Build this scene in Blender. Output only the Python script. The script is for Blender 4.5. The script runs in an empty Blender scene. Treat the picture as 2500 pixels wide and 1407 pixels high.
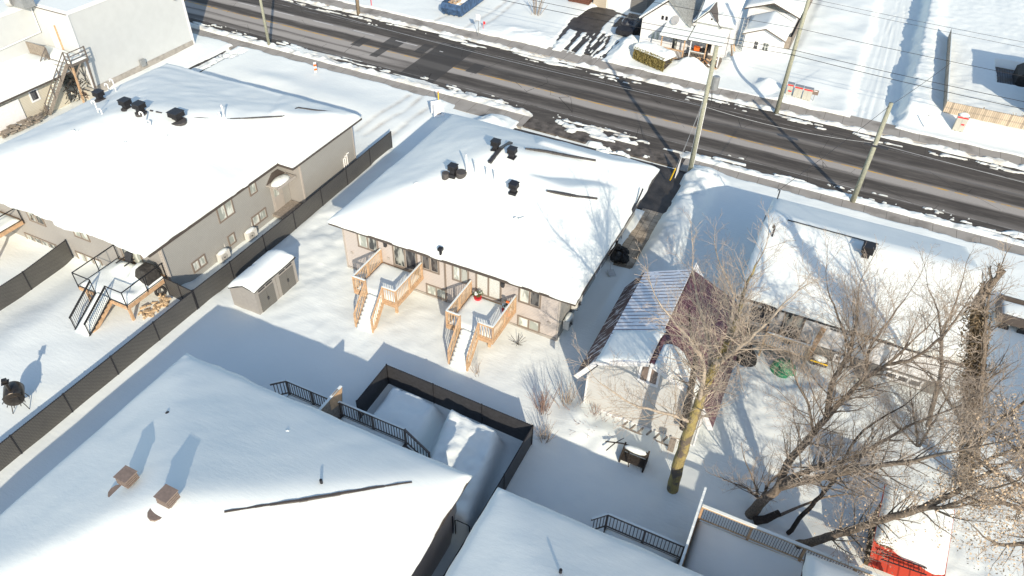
import bpy, math, random
import numpy as np
from mathutils import Vector, Matrix
random.seed(7)
R = math.radians
S = bpy.context.scene
C = S.collection

# ------------------------------------------------------------------ camera
F, PITCH, ROLL, YAW, CH = 1800.0, R(40.8), R(2.03), R(24.3), 30.0
def _rot():
    a = math.pi/2 - PITCH
    Rx = np.array([[1,0,0],[0,math.cos(a),-math.sin(a)],[0,math.sin(a),math.cos(a)]])
    Rr = np.array([[math.cos(ROLL),-math.sin(ROLL),0],[math.sin(ROLL),math.cos(ROLL),0],[0,0,1]])
    Rz = np.array([[math.cos(YAW),-math.sin(YAW),0],[math.sin(YAW),math.cos(YAW),0],[0,0,1]])
    return Rz@Rx@Rr
CM = _rot()
cam = bpy.data.objects.new('camera', bpy.data.cameras.new('camera'))
C.objects.link(cam)
m4 = Matrix([list(CM[i])+[0] for i in range(3)]+[[0,0,0,1]]); m4[2][3] = CH
cam.matrix_world = m4
cam.data.sensor_width = 36; cam.data.lens = 36*F/2500; cam.data.clip_end = 2000; cam.data.clip_start = 0.5
S.camera = cam
S.render.resolution_x, S.render.resolution_y = 1024, 576

# ------------------------------------------------------------------ light
SUN_AZ, SUN_EL = R(-52.3), R(25.7)            # direction towards the sun in the ground plane, and its height
w = bpy.data.worlds.new('World'); S.world = w; w.use_nodes = True
nt = w.node_tree; nt.nodes.clear()
sky = nt.nodes.new('ShaderNodeTexSky'); sky.sky_type = 'NISHITA'; sky.sun_disc = False
sky.sun_elevation = SUN_EL; sky.sun_rotation = math.pi/2 - SUN_AZ
sky.air_density = 1.0; sky.dust_density = 0.6; sky.ozone_density = 0.35
bg = nt.nodes.new('ShaderNodeBackground'); bg.inputs[1].default_value = 0.15
wo = nt.nodes.new('ShaderNodeOutputWorld')
nt.links.new(sky.outputs[0], bg.inputs[0]); nt.links.new(bg.outputs[0], wo.inputs[0])
sun = bpy.data.objects.new('sun', bpy.data.lights.new('sun', 'SUN')); C.objects.link(sun)
sun.data.energy = 3.7; sun.data.angle = R(0.5); sun.data.color = (1.0, 0.88, 0.72)
d = Vector((math.cos(SUN_EL)*math.cos(SUN_AZ), math.cos(SUN_EL)*math.sin(SUN_AZ), math.sin(SUN_EL)))
sun.rotation_euler = d.to_track_quat('Z', 'Y').to_euler(); sun.location = d*60
S.view_settings.view_transform = 'Standard'; S.view_settings.look = 'None'
S.view_settings.gamma = 1; S.view_settings.exposure = 0.42

# ------------------------------------------------------------------ surveying helpers: photo measurement -> metres on a known plane
def ray(x, y): return CM@np.array([(x-1250)/F, -(y-703.5)/F, -1.0])
def W(x, y, z=0.0):
    d = ray(x, y); return np.array([0,0,CH]) + d*((z-CH)/d[2])
def WY(x, y, c):
    d = ray(x, y); return np.array([0,0,CH]) + d*(c/d[1])
def WX(x, y, c):
    d = ray(x, y); return np.array([0,0,CH]) + d*(c/d[0])

# ------------------------------------------------------------------ noise
def vnoise(x, y, seed=0):
    x = np.asarray(x, float); y = np.asarray(y, float)
    xi = np.floor(x).astype(np.int64); yi = np.floor(y).astype(np.int64)
    xf = x-xi; yf = y-yi
    u = xf*xf*(3-2*xf); v = yf*yf*(3-2*yf)
    def h(a, b):
        n = (a*374761393 + b*668265263 + seed*974634777) & 0x7fffffff
        n = ((n ^ (n >> 13))*1274126177) & 0x7fffffff
        return ((n ^ (n >> 16)) & 0xffff)/65535.0
    return (h(xi,yi)*(1-u)+h(xi+1,yi)*u)*(1-v) + (h(xi,yi+1)*(1-u)+h(xi+1,yi+1)*u)*v
def fbm(x, y, seed=0, o=4):
    s = 0; a = 1; t = 0
    for i in range(o):
        s = s + a*(vnoise(x*2**i, y*2**i, seed+i)-0.5); t += a; a *= 0.5
    return s/t*2
def sstep(a, b, x):
    t = np.clip((x-a)/(b-a), 0, 1); return t*t*(3-2*t)
def smin(vals, k):
    e = sum(np.exp(-v/k) for v in vals); return -k*np.log(e)
def segd(x, y, pts):
    best = np.full(np.shape(x), 1e9)
    for (ax, ay), (bx, by) in zip(pts[:-1], pts[1:]):
        dx, dy = bx-ax, by-ay; L = dx*dx+dy*dy+1e-9
        t = np.clip(((x-ax)*dx+(y-ay)*dy)/L, 0, 1)
        best = np.minimum(best, np.hypot(x-ax-t*dx, y-ay-t*dy))
    return best

# ------------------------------------------------------------------ materials
def nodes(m):
    m.use_nodes = True; n = m.node_tree; return n, n.nodes['Principled BSDF']
def newmat(name, col, rough=0.7, metal=0.0, var=0.12, scale=6, bump=0.0, bscale=40, spec=0.3):
    m = bpy.data.materials.new(name); n, b = nodes(m)
    N, L = n.nodes, n.links
    b.inputs['Roughness'].default_value = rough; b.inputs['Metallic'].default_value = metal
    b.inputs['Specular IOR Level'].default_value = spec
    g = N.new('ShaderNodeNewGeometry')
    no = N.new('ShaderNodeTexNoise'); no.inputs['Scale'].default_value = scale; no.inputs['Detail'].default_value = 6
    L.new(g.outputs['Position'], no.inputs['Vector'])
    mr = N.new('ShaderNodeMapRange'); L.new(no.outputs['Fac'], mr.inputs[0])
    mr.inputs['From Min'].default_value = .3; mr.inputs['From Max'].default_value = .7
    mr.inputs['To Min'].default_value = 1-var; mr.inputs['To Max'].default_value = 1+var
    mul = N.new('ShaderNodeVectorMath'); mul.operation = 'SCALE'
    mul.inputs[0].default_value = col[:3]; L.new(mr.outputs[0], mul.inputs['Scale'])
    L.new(mul.outputs[0], b.inputs['Base Color'])
    if bump:
        n2 = N.new('ShaderNodeTexNoise'); n2.inputs['Scale'].default_value = bscale; n2.inputs['Detail'].default_value = 5
        L.new(g.outputs['Position'], n2.inputs['Vector'])
        bp = N.new('ShaderNodeBump'); bp.inputs['Strength'].default_value = bump; bp.inputs['Distance'].default_value = 0.05
        L.new(n2.outputs['Fac'], bp.inputs['Height']); L.new(bp.outputs[0], b.inputs['Normal'])
    return m
def M_(N, L, op, a, b=None, c=None):
    n = N.new('ShaderNodeMath'); n.operation = op
    for i, v in enumerate((a, b, c)):
        if v is None: continue
        if isinstance(v, (int, float)): n.inputs[i].default_value = v
        else: L.new(v, n.inputs[i])
    return n.outputs[0]
def mixc(N, L, f, a, b):
    n = N.new('ShaderNodeMix'); n.data_type = 'RGBA'
    if isinstance(f, (int, float)): n.inputs[0].default_value = f
    else: L.new(f, n.inputs[0])
    for i, v in ((6, a), (7, b)):
        if isinstance(v, tuple): n.inputs[i].default_value = (*v[:3], 1)
        else: L.new(v, n.inputs[i])
    return n.outputs[2]
def noise(N, L, vec, scale, detail=5, rough=.55):
    n = N.new('ShaderNodeTexNoise'); n.inputs['Scale'].default_value = scale; n.inputs['Detail'].default_value = detail
    n.inputs['Roughness'].default_value = rough; L.new(vec, n.inputs['Vector']); return n.outputs['Fac']
def siding(name, col, pitch=0.115, axis='Z', depth=.5, edge=.72):
    m = bpy.data.materials.new(name); n, b = nodes(m); N, L = n.nodes, n.links
    b.inputs['Roughness'].default_value = .6; b.inputs['Specular IOR Level'].default_value = .25
    g = N.new('ShaderNodeNewGeometry'); s = N.new('ShaderNodeSeparateXYZ'); L.new(g.outputs['Position'], s.inputs[0])
    fr = M_(N, L, 'FRACT', M_(N, L, 'DIVIDE', s.outputs[axis], pitch))
    line = M_(N, L, 'LESS_THAN', fr, 0.16)
    nz = noise(N, L, g.outputs['Position'], 1.3)
    c1 = mixc(N, L, nz, tuple(c*.93 for c in col), tuple(min(1, c*1.06) for c in col))
    c2 = mixc(N, L, line, c1, tuple(c*edge for c in col))
    L.new(c2, b.inputs['Base Color'])
    bp = N.new('ShaderNodeBump'); bp.inputs['Strength'].default_value = depth; bp.inputs['Distance'].default_value = .02
    L.new(fr, bp.inputs['Height']); L.new(bp.outputs[0], b.inputs['Normal'])
    return m

def snow_mat(name, rough_amt=0.35, dirty=0.0):
    m = bpy.data.materials.new(name); n, b = nodes(m); N, L = n.nodes, n.links
    b.inputs['Roughness'].default_value = .75; b.inputs['Specular IOR Level'].default_value = .15
    g = N.new('ShaderNodeNewGeometry'); P = g.outputs['Position']
    n1 = noise(N, L, P, .35, 4); n2 = noise(N, L, P, 9, 6, .65)
    c = mixc(N, L, n1, (.79, .835, .80), (.85, .895, .855))
    if dirty:
        at = N.new('ShaderNodeAttribute'); at.attribute_name = 'dirt'
        f = M_(N, L, 'MULTIPLY', at.outputs['Fac'], M_(N, L, 'SMOOTH_MIN', M_(N, L, 'MULTIPLY', n2, 1.7), 1.0, .2))
        c = mixc(N, L, f, c, (.45, .40, .33))
    L.new(c, b.inputs['Base Color'])
    st = N.new('ShaderNodeMapping'); st.inputs['Scale'].default_value = (1.0, 3.2, 1); st.inputs['Rotation'].default_value = (0, 0, R(20)); L.new(P, st.inputs[0])
    n3 = noise(N, L, st.outputs[0], 1.6, 6, .6)
    h = M_(N, L, 'ADD', M_(N, L, 'MULTIPLY', n2, .35), M_(N, L, 'MULTIPLY', n3, 1.0))
    bp = N.new('ShaderNodeBump'); bp.inputs['Strength'].default_value = rough_amt; bp.inputs['Distance'].default_value = .05
    L.new(M_(N, L, 'ADD', h, M_(N, L, 'MULTIPLY', noise(N, L, P, 30, 4, .6), .16)), bp.inputs['Height']); L.new(bp.outputs[0], b.inputs['Normal'])
    return m
MT = {}
MT['snow'] = snow_mat('snow', .2)
MT['snowg'] = snow_mat('snow_on_ground', .38, 1)
MT['snowrough'] = snow_mat('snow_crusty', .8)
MT['taupe'] = siding('taupe_siding', (.56, .51, .47))
MT['greige'] = siding('grey_beige_siding', (.365, .35, .325))
MT['stonegrey'] = siding('grey_siding_side', (.395, .39, .36))
MT['white_siding'] = siding('white_siding', (.78, .79, .79), .12, edge=.9)
MT['cream_siding'] = siding('cream_siding', (.62, .58, .47), .12)
MT['brown_siding'] = siding('dark_brown_siding', (.10, .085, .075))
MT['trim'] = newmat('taupe_trim', (.23, .19, .155), .5, var=.05)
MT['trimlight'] = newmat('beige_trim', (.44, .405, .36), .5, var=.05)
MT['white'] = newmat('white_paint', (.78, .78, .77), .45, var=.05)
MT['pvc'] = newmat('white_pipe', (.82, .82, .80), .35, var=.04)
MT['black'] = newmat('black_metal', (.022, .022, .025), .45, var=.2)
MT['charcoal'] = newmat('charcoal_plastic', (.045, .046, .05), .5, var=.2)
MT['fascia'] = newmat('brown_fascia', (.09, .075, .065), .5, var=.1)
MT['shingle'] = newmat('asphalt_shingles', (.085, .08, .078), .9, var=.3, scale=18, bump=.5, bscale=50)
MT['cedar'] = newmat('fresh_cedar', (.54, .36, .215), .7, var=.22, scale=5)
MT['pine'] = newmat('pale_pine', (.62, .45, .28), .7, var=.18, scale=5)
MT['oldwood'] = newmat('weathered_wood', (.27, .235, .195), .85, var=.25, scale=8, bump=.3)
MT['greywood'] = newmat('grey_painted_wood', (.155, .135, .12), .7, var=.15, scale=8)
MT['galv'] = newmat('galvanised_steel', (.35, .36, .36), .45, .5, var=.12)
MT['concrete'] = newmat('concrete', (.36, .335, .30), .85, var=.18, scale=2.5, bump=.25)
MT['browncap'] = newmat('brown_vent_metal', (.22, .17, .14), .5, var=.15, scale=9)
MT['poleold'] = newmat('pole_greenish_wood', (.33, .335, .255), .85, var=.2, scale=10, bump=.4)
MT['polebrown'] = newmat('pole_brown_wood', (.33, .26, .18), .85, var=.2, scale=10, bump=.4)
MT['bark'] = newmat('grey_bark', (.19, .155, .12), .95, var=.4, scale=12, bump=.7)
MT['barkdark'] = newmat('dark_bark', (.05, .042, .036), .95, var=.4, scale=12, bump=.7)
MT['twig'] = newmat('twig_bark', (.46, .385, .31), .9, var=.3, scale=3)
MT['twigred'] = newmat('reddish_twig_bark', (.36, .24, .19), .9, var=.3, scale=3)
MT['leaf'] = newmat('dry_leaf', (.52, .40, .27), .8, var=.35, scale=4)
MT['cedarleaf'] = newmat('cedar_foliage', (.27, .225, .085), .9, var=.5, scale=7, bump=.6)
MT['red'] = newmat('red_paint', (.55, .05, .035), .45, var=.15, scale=4)
MT['redlabel'] = newmat('red_label', (.72, .04, .05), .5, var=.05)
MT['yellow'] = newmat('yellow_plastic', (.85, .55, .03), .45, var=.08)
MT['orange'] = newmat('orange_plastic', (.80, .17, .03), .45, var=.1)
MT['bluebin'] = newmat('worn_blue_steel', (.05, .10, .19), .6, var=.45, scale=3, bump=.3)
MT['rust'] = newmat('rust', (.36, .17, .07), .9, var=.4, scale=6)
MT['green'] = newmat('green_tarp', (.04, .22, .11), .45, var=.35, scale=5, bump=.8, bscale=6)
MT['cabinet'] = newmat('beige_cabinet', (.50, .49, .42), .5, var=.05)
MT['shedwall'] = newmat('shed_resin_grey', (.335, .315, .285), .6, var=.06, bump=.1)
MT['sheddoor'] = siding('shed_door_resin', (.165, .16, .145), .13, edge=.8)
MT['stove'] = newmat('stove_steel', (.085, .075, .065), .33, .75, var=.25, scale=5)
MT['acw'] = newmat('ac_casing', (.66, .65, .60), .5, var=.05)
MT['ivy'] = newmat('dead_ivy', (.10, .072, .04), .95, var=.6, scale=5, bump=1.0, bscale=14)
MT['pot'] = newmat('red_pot', (.55, .03, .04), .4, var=.1)
MT['plant'] = newmat('plant_green', (.07, .11, .04), .8, var=.4, scale=20)
MT['plastic'] = newmat('clear_sheet', (.45, .47, .46), .25, var=.1)
MT['firewood'] = newmat('split_firewood', (.60, .45, .28), .85, var=.35, scale=9, bump=.4)
MT['gravel'] = newmat('gravel', (.14, .125, .11), .95, var=.5, scale=14, bump=.8, bscale=18)
MT['dish'] = newmat('dish_grey', (.50, .49, .47), .45, var=.05)
MT['tarpblack'] = newmat('black_cover_fabric', (.05, .047, .043), .75, var=.3, scale=5, bump=.5, bscale=8)
MT['tyre'] = newmat('tyre_rubber', (.03, .03, .03), .8, var=.2)
MT['curtain'] = newmat('white_curtain', (.60, .62, .58), .85, var=.2, scale=22)
MT['ladder'] = newmat('ladder_aluminium', (.55, .55, .53), .4, .4, var=.05)
MT['cracked'] = newmat('grey_painted_roof', (.30, .31, .29), .8, var=.3, scale=5, bump=.4)
MT['brick'] = siding('grey_block', (.20, .195, .18), .2)
MT['stonewall'] = siding('buff_block', (.50, .44, .34), .2, edge=.85)

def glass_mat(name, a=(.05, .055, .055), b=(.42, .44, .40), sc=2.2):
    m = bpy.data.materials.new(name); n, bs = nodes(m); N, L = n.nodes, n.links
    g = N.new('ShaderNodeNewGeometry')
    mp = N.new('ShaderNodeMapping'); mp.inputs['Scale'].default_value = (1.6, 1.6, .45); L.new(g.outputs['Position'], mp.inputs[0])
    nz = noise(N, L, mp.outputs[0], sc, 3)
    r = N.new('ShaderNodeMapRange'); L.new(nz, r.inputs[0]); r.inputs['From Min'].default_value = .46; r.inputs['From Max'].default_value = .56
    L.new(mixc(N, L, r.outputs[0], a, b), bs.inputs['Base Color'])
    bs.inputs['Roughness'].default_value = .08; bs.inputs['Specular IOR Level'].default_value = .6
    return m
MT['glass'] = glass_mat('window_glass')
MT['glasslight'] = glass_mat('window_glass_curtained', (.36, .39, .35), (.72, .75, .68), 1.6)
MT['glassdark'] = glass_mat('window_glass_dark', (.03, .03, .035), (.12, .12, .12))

def mesh_fence_mat():
    m = bpy.data.materials.new('privacy_chain_link'); n, b = nodes(m); N, L = n.nodes, n.links
    g = N.new('ShaderNodeNewGeometry'); s = N.new('ShaderNodeSeparateXYZ'); L.new(g.outputs['Position'], s.inputs[0])
    u = M_(N, L, 'ADD', s.outputs['X'], s.outputs['Y']); p = .11
    a = M_(N, L, 'FRACT', M_(N, L, 'DIVIDE', M_(N, L, 'ADD', u, s.outputs['Z']), p))
    c = M_(N, L, 'FRACT', M_(N, L, 'DIVIDE', M_(N, L, 'SUBTRACT', u, s.outputs['Z']), p))
    li = M_(N, L, 'MAXIMUM', M_(N, L, 'LESS_THAN', a, .25), M_(N, L, 'LESS_THAN', c, .25))
    nz = noise(N, L, g.outputs['Position'], 1.2)
    base = mixc(N, L, nz, (.085, .083, .076), (.145, .14, .125))
    L.new(mixc(N, L, li, base, (.025, .025, .027)), b.inputs['Base Color'])
    b.inputs['Roughness'].default_value = .6
    return m
MT['linkmesh'] = mesh_fence_mat()

def board_fence_mat():
    m = bpy.data.materials.new('pale_fence_boards'); n, b = nodes(m); N, L = n.nodes, n.links
    g = N.new('ShaderNodeNewGeometry'); s = N.new('ShaderNodeSeparateXYZ'); L.new(g.outputs['Position'], s.inputs[0])
    u = M_(N, L, 'DIVIDE', M_(N, L, 'ADD', s.outputs['X'], s.outputs['Y']), .15)
    wn = N.new('ShaderNodeTexWhiteNoise'); wn.noise_dimensions = '1D'; L.new(M_(N, L, 'FLOOR', u), wn.inputs['W'])
    c = mixc(N, L, wn.outputs['Value'], (.34, .28, .21), (.60, .49, .36))
    ln = M_(N, L, 'LESS_THAN', M_(N, L, 'FRACT', u), .12)
    L.new(mixc(N, L, ln, c, (.12, .10, .08)), b.inputs['Base Color']); b.inputs['Roughness'].default_value = .85
    return m
MT['boards'] = board_fence_mat()

def ribbed_mat(name, col, pitch, axis):
    m = bpy.data.materials.new(name); n, b = nodes(m); N, L = n.nodes, n.links
    g = N.new('ShaderNodeNewGeometry'); s = N.new('ShaderNodeSeparateXYZ'); L.new(g.outputs['Position'], s.inputs[0])
    fr = M_(N, L, 'FRACT', M_(N, L, 'DIVIDE', s.outputs[axis], pitch))
    nz = noise(N, L, g.outputs['Position'], 3)
    c = mixc(N, L, nz, tuple(x*.7 for x in col), tuple(x*1.3 for x in col))
    L.new(mixc(N, L, M_(N, L, 'LESS_THAN', fr, .14), c, tuple(min(1, x*1.9+.05) for x in col)), b.inputs['Base Color'])
    b.inputs['Roughness'].default_value = .4
    bp = N.new('ShaderNodeBump'); bp.inputs['Distance'].default_value = .05; L.new(M_(N, L, 'LESS_THAN', fr, .14), bp.inputs['Height']); L.new(bp.outputs[0], b.inputs['Normal'])
    return m
MT['maroon'] = ribbed_mat('maroon_ribbed_metal', (.105, .042, .05), .30, 'Y')
MT['redrib'] = siding('red_seamed_metal', (.62, .075, .04), .42, 'X', edge=.6)

def ribbed_snow():
    m = bpy.data.materials.new('thin_snow_on_ribs'); n, b = nodes(m); N, L = n.nodes, n.links
    g = N.new('ShaderNodeNewGeometry'); s = N.new('ShaderNodeSeparateXYZ'); L.new(g.outputs['Position'], s.inputs[0])
    mp = N.new('ShaderNodeMapping'); mp.inputs['Scale'].default_value = (.7, 2, 1); L.new(g.outputs['Position'], mp.inputs[0])
    nz = noise(N, L, mp.outputs[0], 1.6, 5)
    yy = M_(N, L, 'ADD', s.outputs['Y'], M_(N, L, 'MULTIPLY', nz, .06))
    fr = M_(N, L, 'FRACT', M_(N, L, 'DIVIDE', yy, .30))
    ln = M_(N, L, 'MULTIPLY', M_(N, L, 'LESS_THAN', fr, .22), M_(N, L, 'GREATER_THAN', nz, .40))
    # near the gable end the snow is deeper and hides the ribs
    ln = M_(N, L, 'MULTIPLY', ln, M_(N, L, 'GREATER_THAN', M_(N, L, 'ADD', s.outputs['Y'], M_(N, L, 'MULTIPLY', nz, 1.2)), 27.3))
    L.new(mixc(N, L, ln, (.82, .84, .86), (.20, .16, .17)), b.inputs['Base Color']); b.inputs['Roughness'].default_value = .7
    bp = N.new('ShaderNodeBump'); bp.inputs['Distance'].default_value = .06
    L.new(M_(N, L, 'SUBTRACT', nz, M_(N, L, 'MULTIPLY', ln, .6)), bp.inputs['Height']); L.new(bp.outputs[0], b.inputs['Normal'])
    return m
MT['ribsnow'] = ribbed_snow()
def snowy_panel():
    m = bpy.data.materials.new('dark_panel_with_snow_streaks'); n, b = nodes(m); N, L = n.nodes, n.links
    g = N.new('ShaderNodeNewGeometry'); mp = N.new('ShaderNodeMapping'); mp.inputs['Scale'].default_value = (1.2, 5, 1.2); L.new(g.outputs['Position'], mp.inputs[0])
    r = N.new('ShaderNodeMapRange'); L.new(noise(N, L, mp.outputs[0], 1.3, 5, .6), r.inputs[0]); r.inputs['From Min'].default_value = .52; r.inputs['From Max'].default_value = .60
    L.new(mixc(N, L, r.outputs[0], (.075, .038, .036), (.62, .64, .66)), b.inputs['Base Color']); b.inputs['Roughness'].default_value = .6; return m
MT['snowypanel'] = snowy_panel()

# ------------------------------------------------------------------ mesh building
class MB:
    def __init__(s, M=None): s.v = []; s.f = []; s.M = M
    def add(s, vs, fs):
        o = len(s.v)
        for p in vs:
            p = Vector(p)
            if s.M is not None: p = s.M@p
            s.v.append(tuple(p))
        s.f += [tuple(i+o for i in f) for f in fs]
    def box(s, x0, x1, y0, y1, z0, z1):
        s.add([(x0,y0,z0),(x1,y0,z0),(x1,y1,z0),(x0,y1,z0),(x0,y0,z1),(x1,y0,z1),(x1,y1,z1),(x0,y1,z1)],
              [(0,3,2,1),(4,5,6,7),(0,1,5,4),(1,2,6,5),(2,3,7,6),(3,0,4,7)])
    def cbox(s, c, sz): s.box(c[0]-sz[0]/2, c[0]+sz[0]/2, c[1]-sz[1]/2, c[1]+sz[1]/2, c[2]-sz[2]/2, c[2]+sz[2]/2)
    def beam(s, p, q, w, h, up=(0,0,1)):
        p = Vector(p); q = Vector(q); t = (q-p).normalized(); u = Vector(up)
        if abs(t.dot(u)) > .98: u = Vector((0,1,0))
        a = t.cross(u).normalized()*w/2; b = a.cross(t).normalized()*h/2
        s.add([p-a-b,p+a-b,p+a+b,p-a+b,q-a-b,q+a-b,q+a+b,q-a+b],
              [(0,1,2,3),(7,6,5,4),(1,0,4,5),(2,1,5,6),(3,2,6,7),(0,3,7,4)])
    def tube(s, pts, rad, n=8, cap=True):
        pts = [Vector(p) for p in pts]
        if isinstance(rad, (int, float)): rad = [rad]*len(pts)
        vs = []; prev = None
        for i, p in enumerate(pts):
            t = (pts[min(i+1, len(pts)-1)]-pts[max(i-1, 0)])
            t = t.normalized() if t.length > 1e-9 else Vector((0,0,1))
            if prev is None:
                u = Vector((0,0,1)) if abs(t.z) < .9 else Vector((1,0,0)); a = t.cross(u).normalized()
            else:
                a = prev-t*prev.dot(t); a = a.normalized() if a.length > 1e-6 else t.orthogonal().normalized()
            prev = a; b = t.cross(a)
            for k in range(n):
                th = 2*math.pi*k/n; vs.append(p+(a*math.cos(th)+b*math.sin(th))*rad[i])
        fs = [(i*n+k, i*n+(k+1) % n, (i+1)*n+(k+1) % n, (i+1)*n+k) for i in range(len(pts)-1) for k in range(n)]
        if cap: fs += [tuple(range(n))[::-1], tuple((len(pts)-1)*n+k for k in range(n))]
        s.add(vs, fs)
    def prism(s, poly, z0, z1):
        n = len(poly)
        s.add([(x,y,z0) for x,y in poly]+[(x,y,z1) for x,y in poly],
              [tuple(range(n))[::-1], tuple(range(n, 2*n))]+[(i,(i+1) % n,(i+1) % n+n,i+n) for i in range(n)])
    def prismXZ(s, poly, y0, y1):
        n = len(poly)
        s.add([(x,y0,z) for x,z in poly]+[(x,y1,z) for x,z in poly],
              [tuple(range(n)), tuple(range(n, 2*n))[::-1]]+[(i,i+n,(i+1) % n+n,(i+1) % n) for i in range(n)])
    def prismYZ(s, poly, x0, x1):
        n = len(poly)
        s.add([(x0,y,z) for y,z in poly]+[(x1,y,z) for y,z in poly],
              [tuple(range(n))[::-1], tuple(range(n, 2*n))]+[(i,(i+1) % n,(i+1) % n+n,i+n) for i in range(n)])
    def blob(s, c, r, n=10, m=6, noise_=.15, seed=0):
        rnd = random.Random(seed); vs = []; fs = []
        rx, ry, rz = r
        for j in range(m+1):
            ph = math.pi*j/m
            for k in range(n):
                th = 2*math.pi*k/n; q = 1+rnd.uniform(-noise_, noise_)
                vs.append((c[0]+rx*q*math.sin(ph)*math.cos(th), c[1]+ry*q*math.sin(ph)*math.sin(th), c[2]+rz*q*math.cos(ph)))
        for j in range(m):
            for k in range(n): fs.append((j*n+k, (j+1)*n+k, (j+1)*n+(k+1) % n, j*n+(k+1) % n))
        s.add(vs, fs)
    def build(s, name, mat, parent=None, smooth=False, loc=None):
        me = bpy.data.meshes.new(name); me.from_pydata(s.v, [], s.f)
        me.materials.append(MT[mat] if isinstance(mat, str) else mat); me.update()
        if smooth:
            me.polygons.foreach_set('use_smooth', [True]*len(me.polygons))
        o = bpy.data.objects.new(name, me); C.objects.link(o)
        if parent is not None: o.parent = parent; o.matrix_parent_inverse = Matrix.Translation(-parent.location) if parent.type == 'EMPTY' else Matrix()
        return o
# parts are written in world metres: empties sit at their thing's base and the part's inverse cancels it
def tag(o, label=None, cat=None, group=None, kind=None):
    for k, v in (('label', label), ('category', cat), ('group', group), ('kind', kind)):
        if v: o[k] = v
    return o
def thing(name, label, cat, loc, group=None):
    o = bpy.data.objects.new(name, None); C.objects.link(o); o.location = loc; o.empty_display_size = .3
    return tag(o, label, cat, group)
def children(o): return [c for c in bpy.data.objects if c.parent == o]
def copy_tree(o, delta, label, group=None):
    r = o.copy(); C.objects.link(r); r.location = Vector(o.location)+Vector(delta); r['label'] = label
    if group: r['group'] = group
    for ch in children(o):
        c = ch.copy(); C.objects.link(c); c.parent = r; c.matrix_parent_inverse = ch.matrix_parent_inverse
        for g in children(ch):
            k = g.copy(); C.objects.link(k); k.parent = c; k.matrix_parent_inverse = g.matrix_parent_inverse
    return r
def grid_obj(name, X, Y, Z, mat, parent=None, skirt=None, attr=None, keep=None):
    """X,Y,Z: 2-D arrays [ny,nx]; skirt: z (array or value) of the closing bottom."""
    ny, nx = Z.shape
    co = np.stack([X, Y, Z], -1).reshape(-1, 3)
    idx = np.arange(ny*nx).reshape(ny, nx)
    q = np.stack([idx[:-1,:-1], idx[:-1,1:], idx[1:,1:], idx[1:,:-1]], -1).reshape(-1, 4)
    if keep is not None: q = q[keep.reshape(-1)]
    faces = [q]
    if skirt is not None:
        ring = np.concatenate([idx[0,:], idx[1:,-1], idx[-1,-2::-1], idx[-2:0:-1,0]])
        bot = co[ring].copy(); bot[:,2] = skirt
        o = len(co); co = np.concatenate([co, bot]); n = len(ring); a = np.arange(n); b = (a+1) % n
        faces.append(np.stack([ring[a], o+a, o+b, ring[b]], -1))
    q = np.concatenate(faces)
    me = bpy.data.meshes.new(name)
    me.vertices.add(len(co)); me.vertices.foreach_set('co', co.astype(np.float32).ravel())
    me.loops.add(len(q)*4); me.loops.foreach_set('vertex_index', q.astype(np.int32).ravel())
    me.polygons.add(len(q)); me.polygons.foreach_set('loop_start', np.arange(0, len(q)*4, 4, dtype=np.int32))
    me.update(calc_edges=True); me.validate()
    sm = np.ones(len(me.polygons), bool)
    me.polygons.foreach_set('use_smooth', sm)
    if attr is not None:
        at = me.attributes.new('dirt', 'FLOAT', 'POINT'); v = np.zeros(len(co), np.float32); v[:ny*nx] = attr.ravel(); at.data.foreach_set('value', v)
    me.materials.append(MT[mat])
    ob = bpy.data.objects.new(name, me); C.objects.link(ob)
    if parent is not None: ob.parent = parent; ob.matrix_parent_inverse = Matrix.Translation(-parent.location)
    return ob

# ================================================================== THE SETTING
def P2(*pts): return [tuple(W(x, y, 0)[:2]) for x, y in pts]
def bump(x, y, cx, cy, sx, sy, a, p=2.0):
    return a*np.exp(-((np.abs(x-cx)/sx)**p+(np.abs(y-cy)/sy)**p))
def boxm(x, y, x0, x1, y0, y1, s=.15):
    return sstep(x0-s, x0+s, x)*(1-sstep(x1-s, x1+s, x))*sstep(y0-s, y0+s, y)*(1-sstep(y1-s, y1+s, y))
FARTRACKS = [(P2((1338,122),(1385,66),(1405,40)), .38), (P2((1372,130),(1412,80),(1425,60)), .40), (P2((1388,131),(1425,92),(1452,60)), .24),
             (P2((1396,133),(1440,86),(1462,62)), .22), (P2((1424,143),(1440,104),(1470,60),(1488,36)), .28), (P2((1424,143),(1452,108),(1476,78)), .22),
             (P2((1432,141),(1470,98),(1480,86)), .20), (P2((1430,145),(1474,114),(1490,84)), .24), (P2((1440,146),(1480,128),(1512,98)), .20), (P2((1425,60),(1440,48),(1470,26)), 1.7),
             (P2((1452,34),(1480,20),(1560,45)), .5), (P2((1460,146),(1482,132)), .25), (P2((1500,62),(1520,40)), .35)]
NEARTRACKS = [(P2((568,112),(520,138),(436,177)), .30), (P2((590,120),(550,140),(470,182)), .16), (P2((575,114),(534,140),(456,178)), .10), (P2((600,125),(560,142)), .14)]
THIN = [P2((2105,290),(2135,205),(2165,100),(2185,20)), P2((2125,295),(2150,205),(2180,90),(2195,0)), P2((2150,300),(2180,180),(2210,60),(2212,10)),
        P2((2175,300),(2200,150),(2216,60),(2240,30)), P2((2110,260),(2160,90),(2190,35),(2235,28)), P2((2090,285),(2120,200),(2150,110),(2170,40),(2240,15))]
DRIVET = [P2((890,330),(985,275),(1030,235)), P2((955,330),(1000,295),(1060,250)), P2((870,320),(960,262),(1000,232)), P2((940,345),(990,305)),
          P2((1085,100),(1180,40),(1240,0)), P2((1110,110),(1200,50),(1262,0)), P2((1045,60),(1140,10))]
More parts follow.
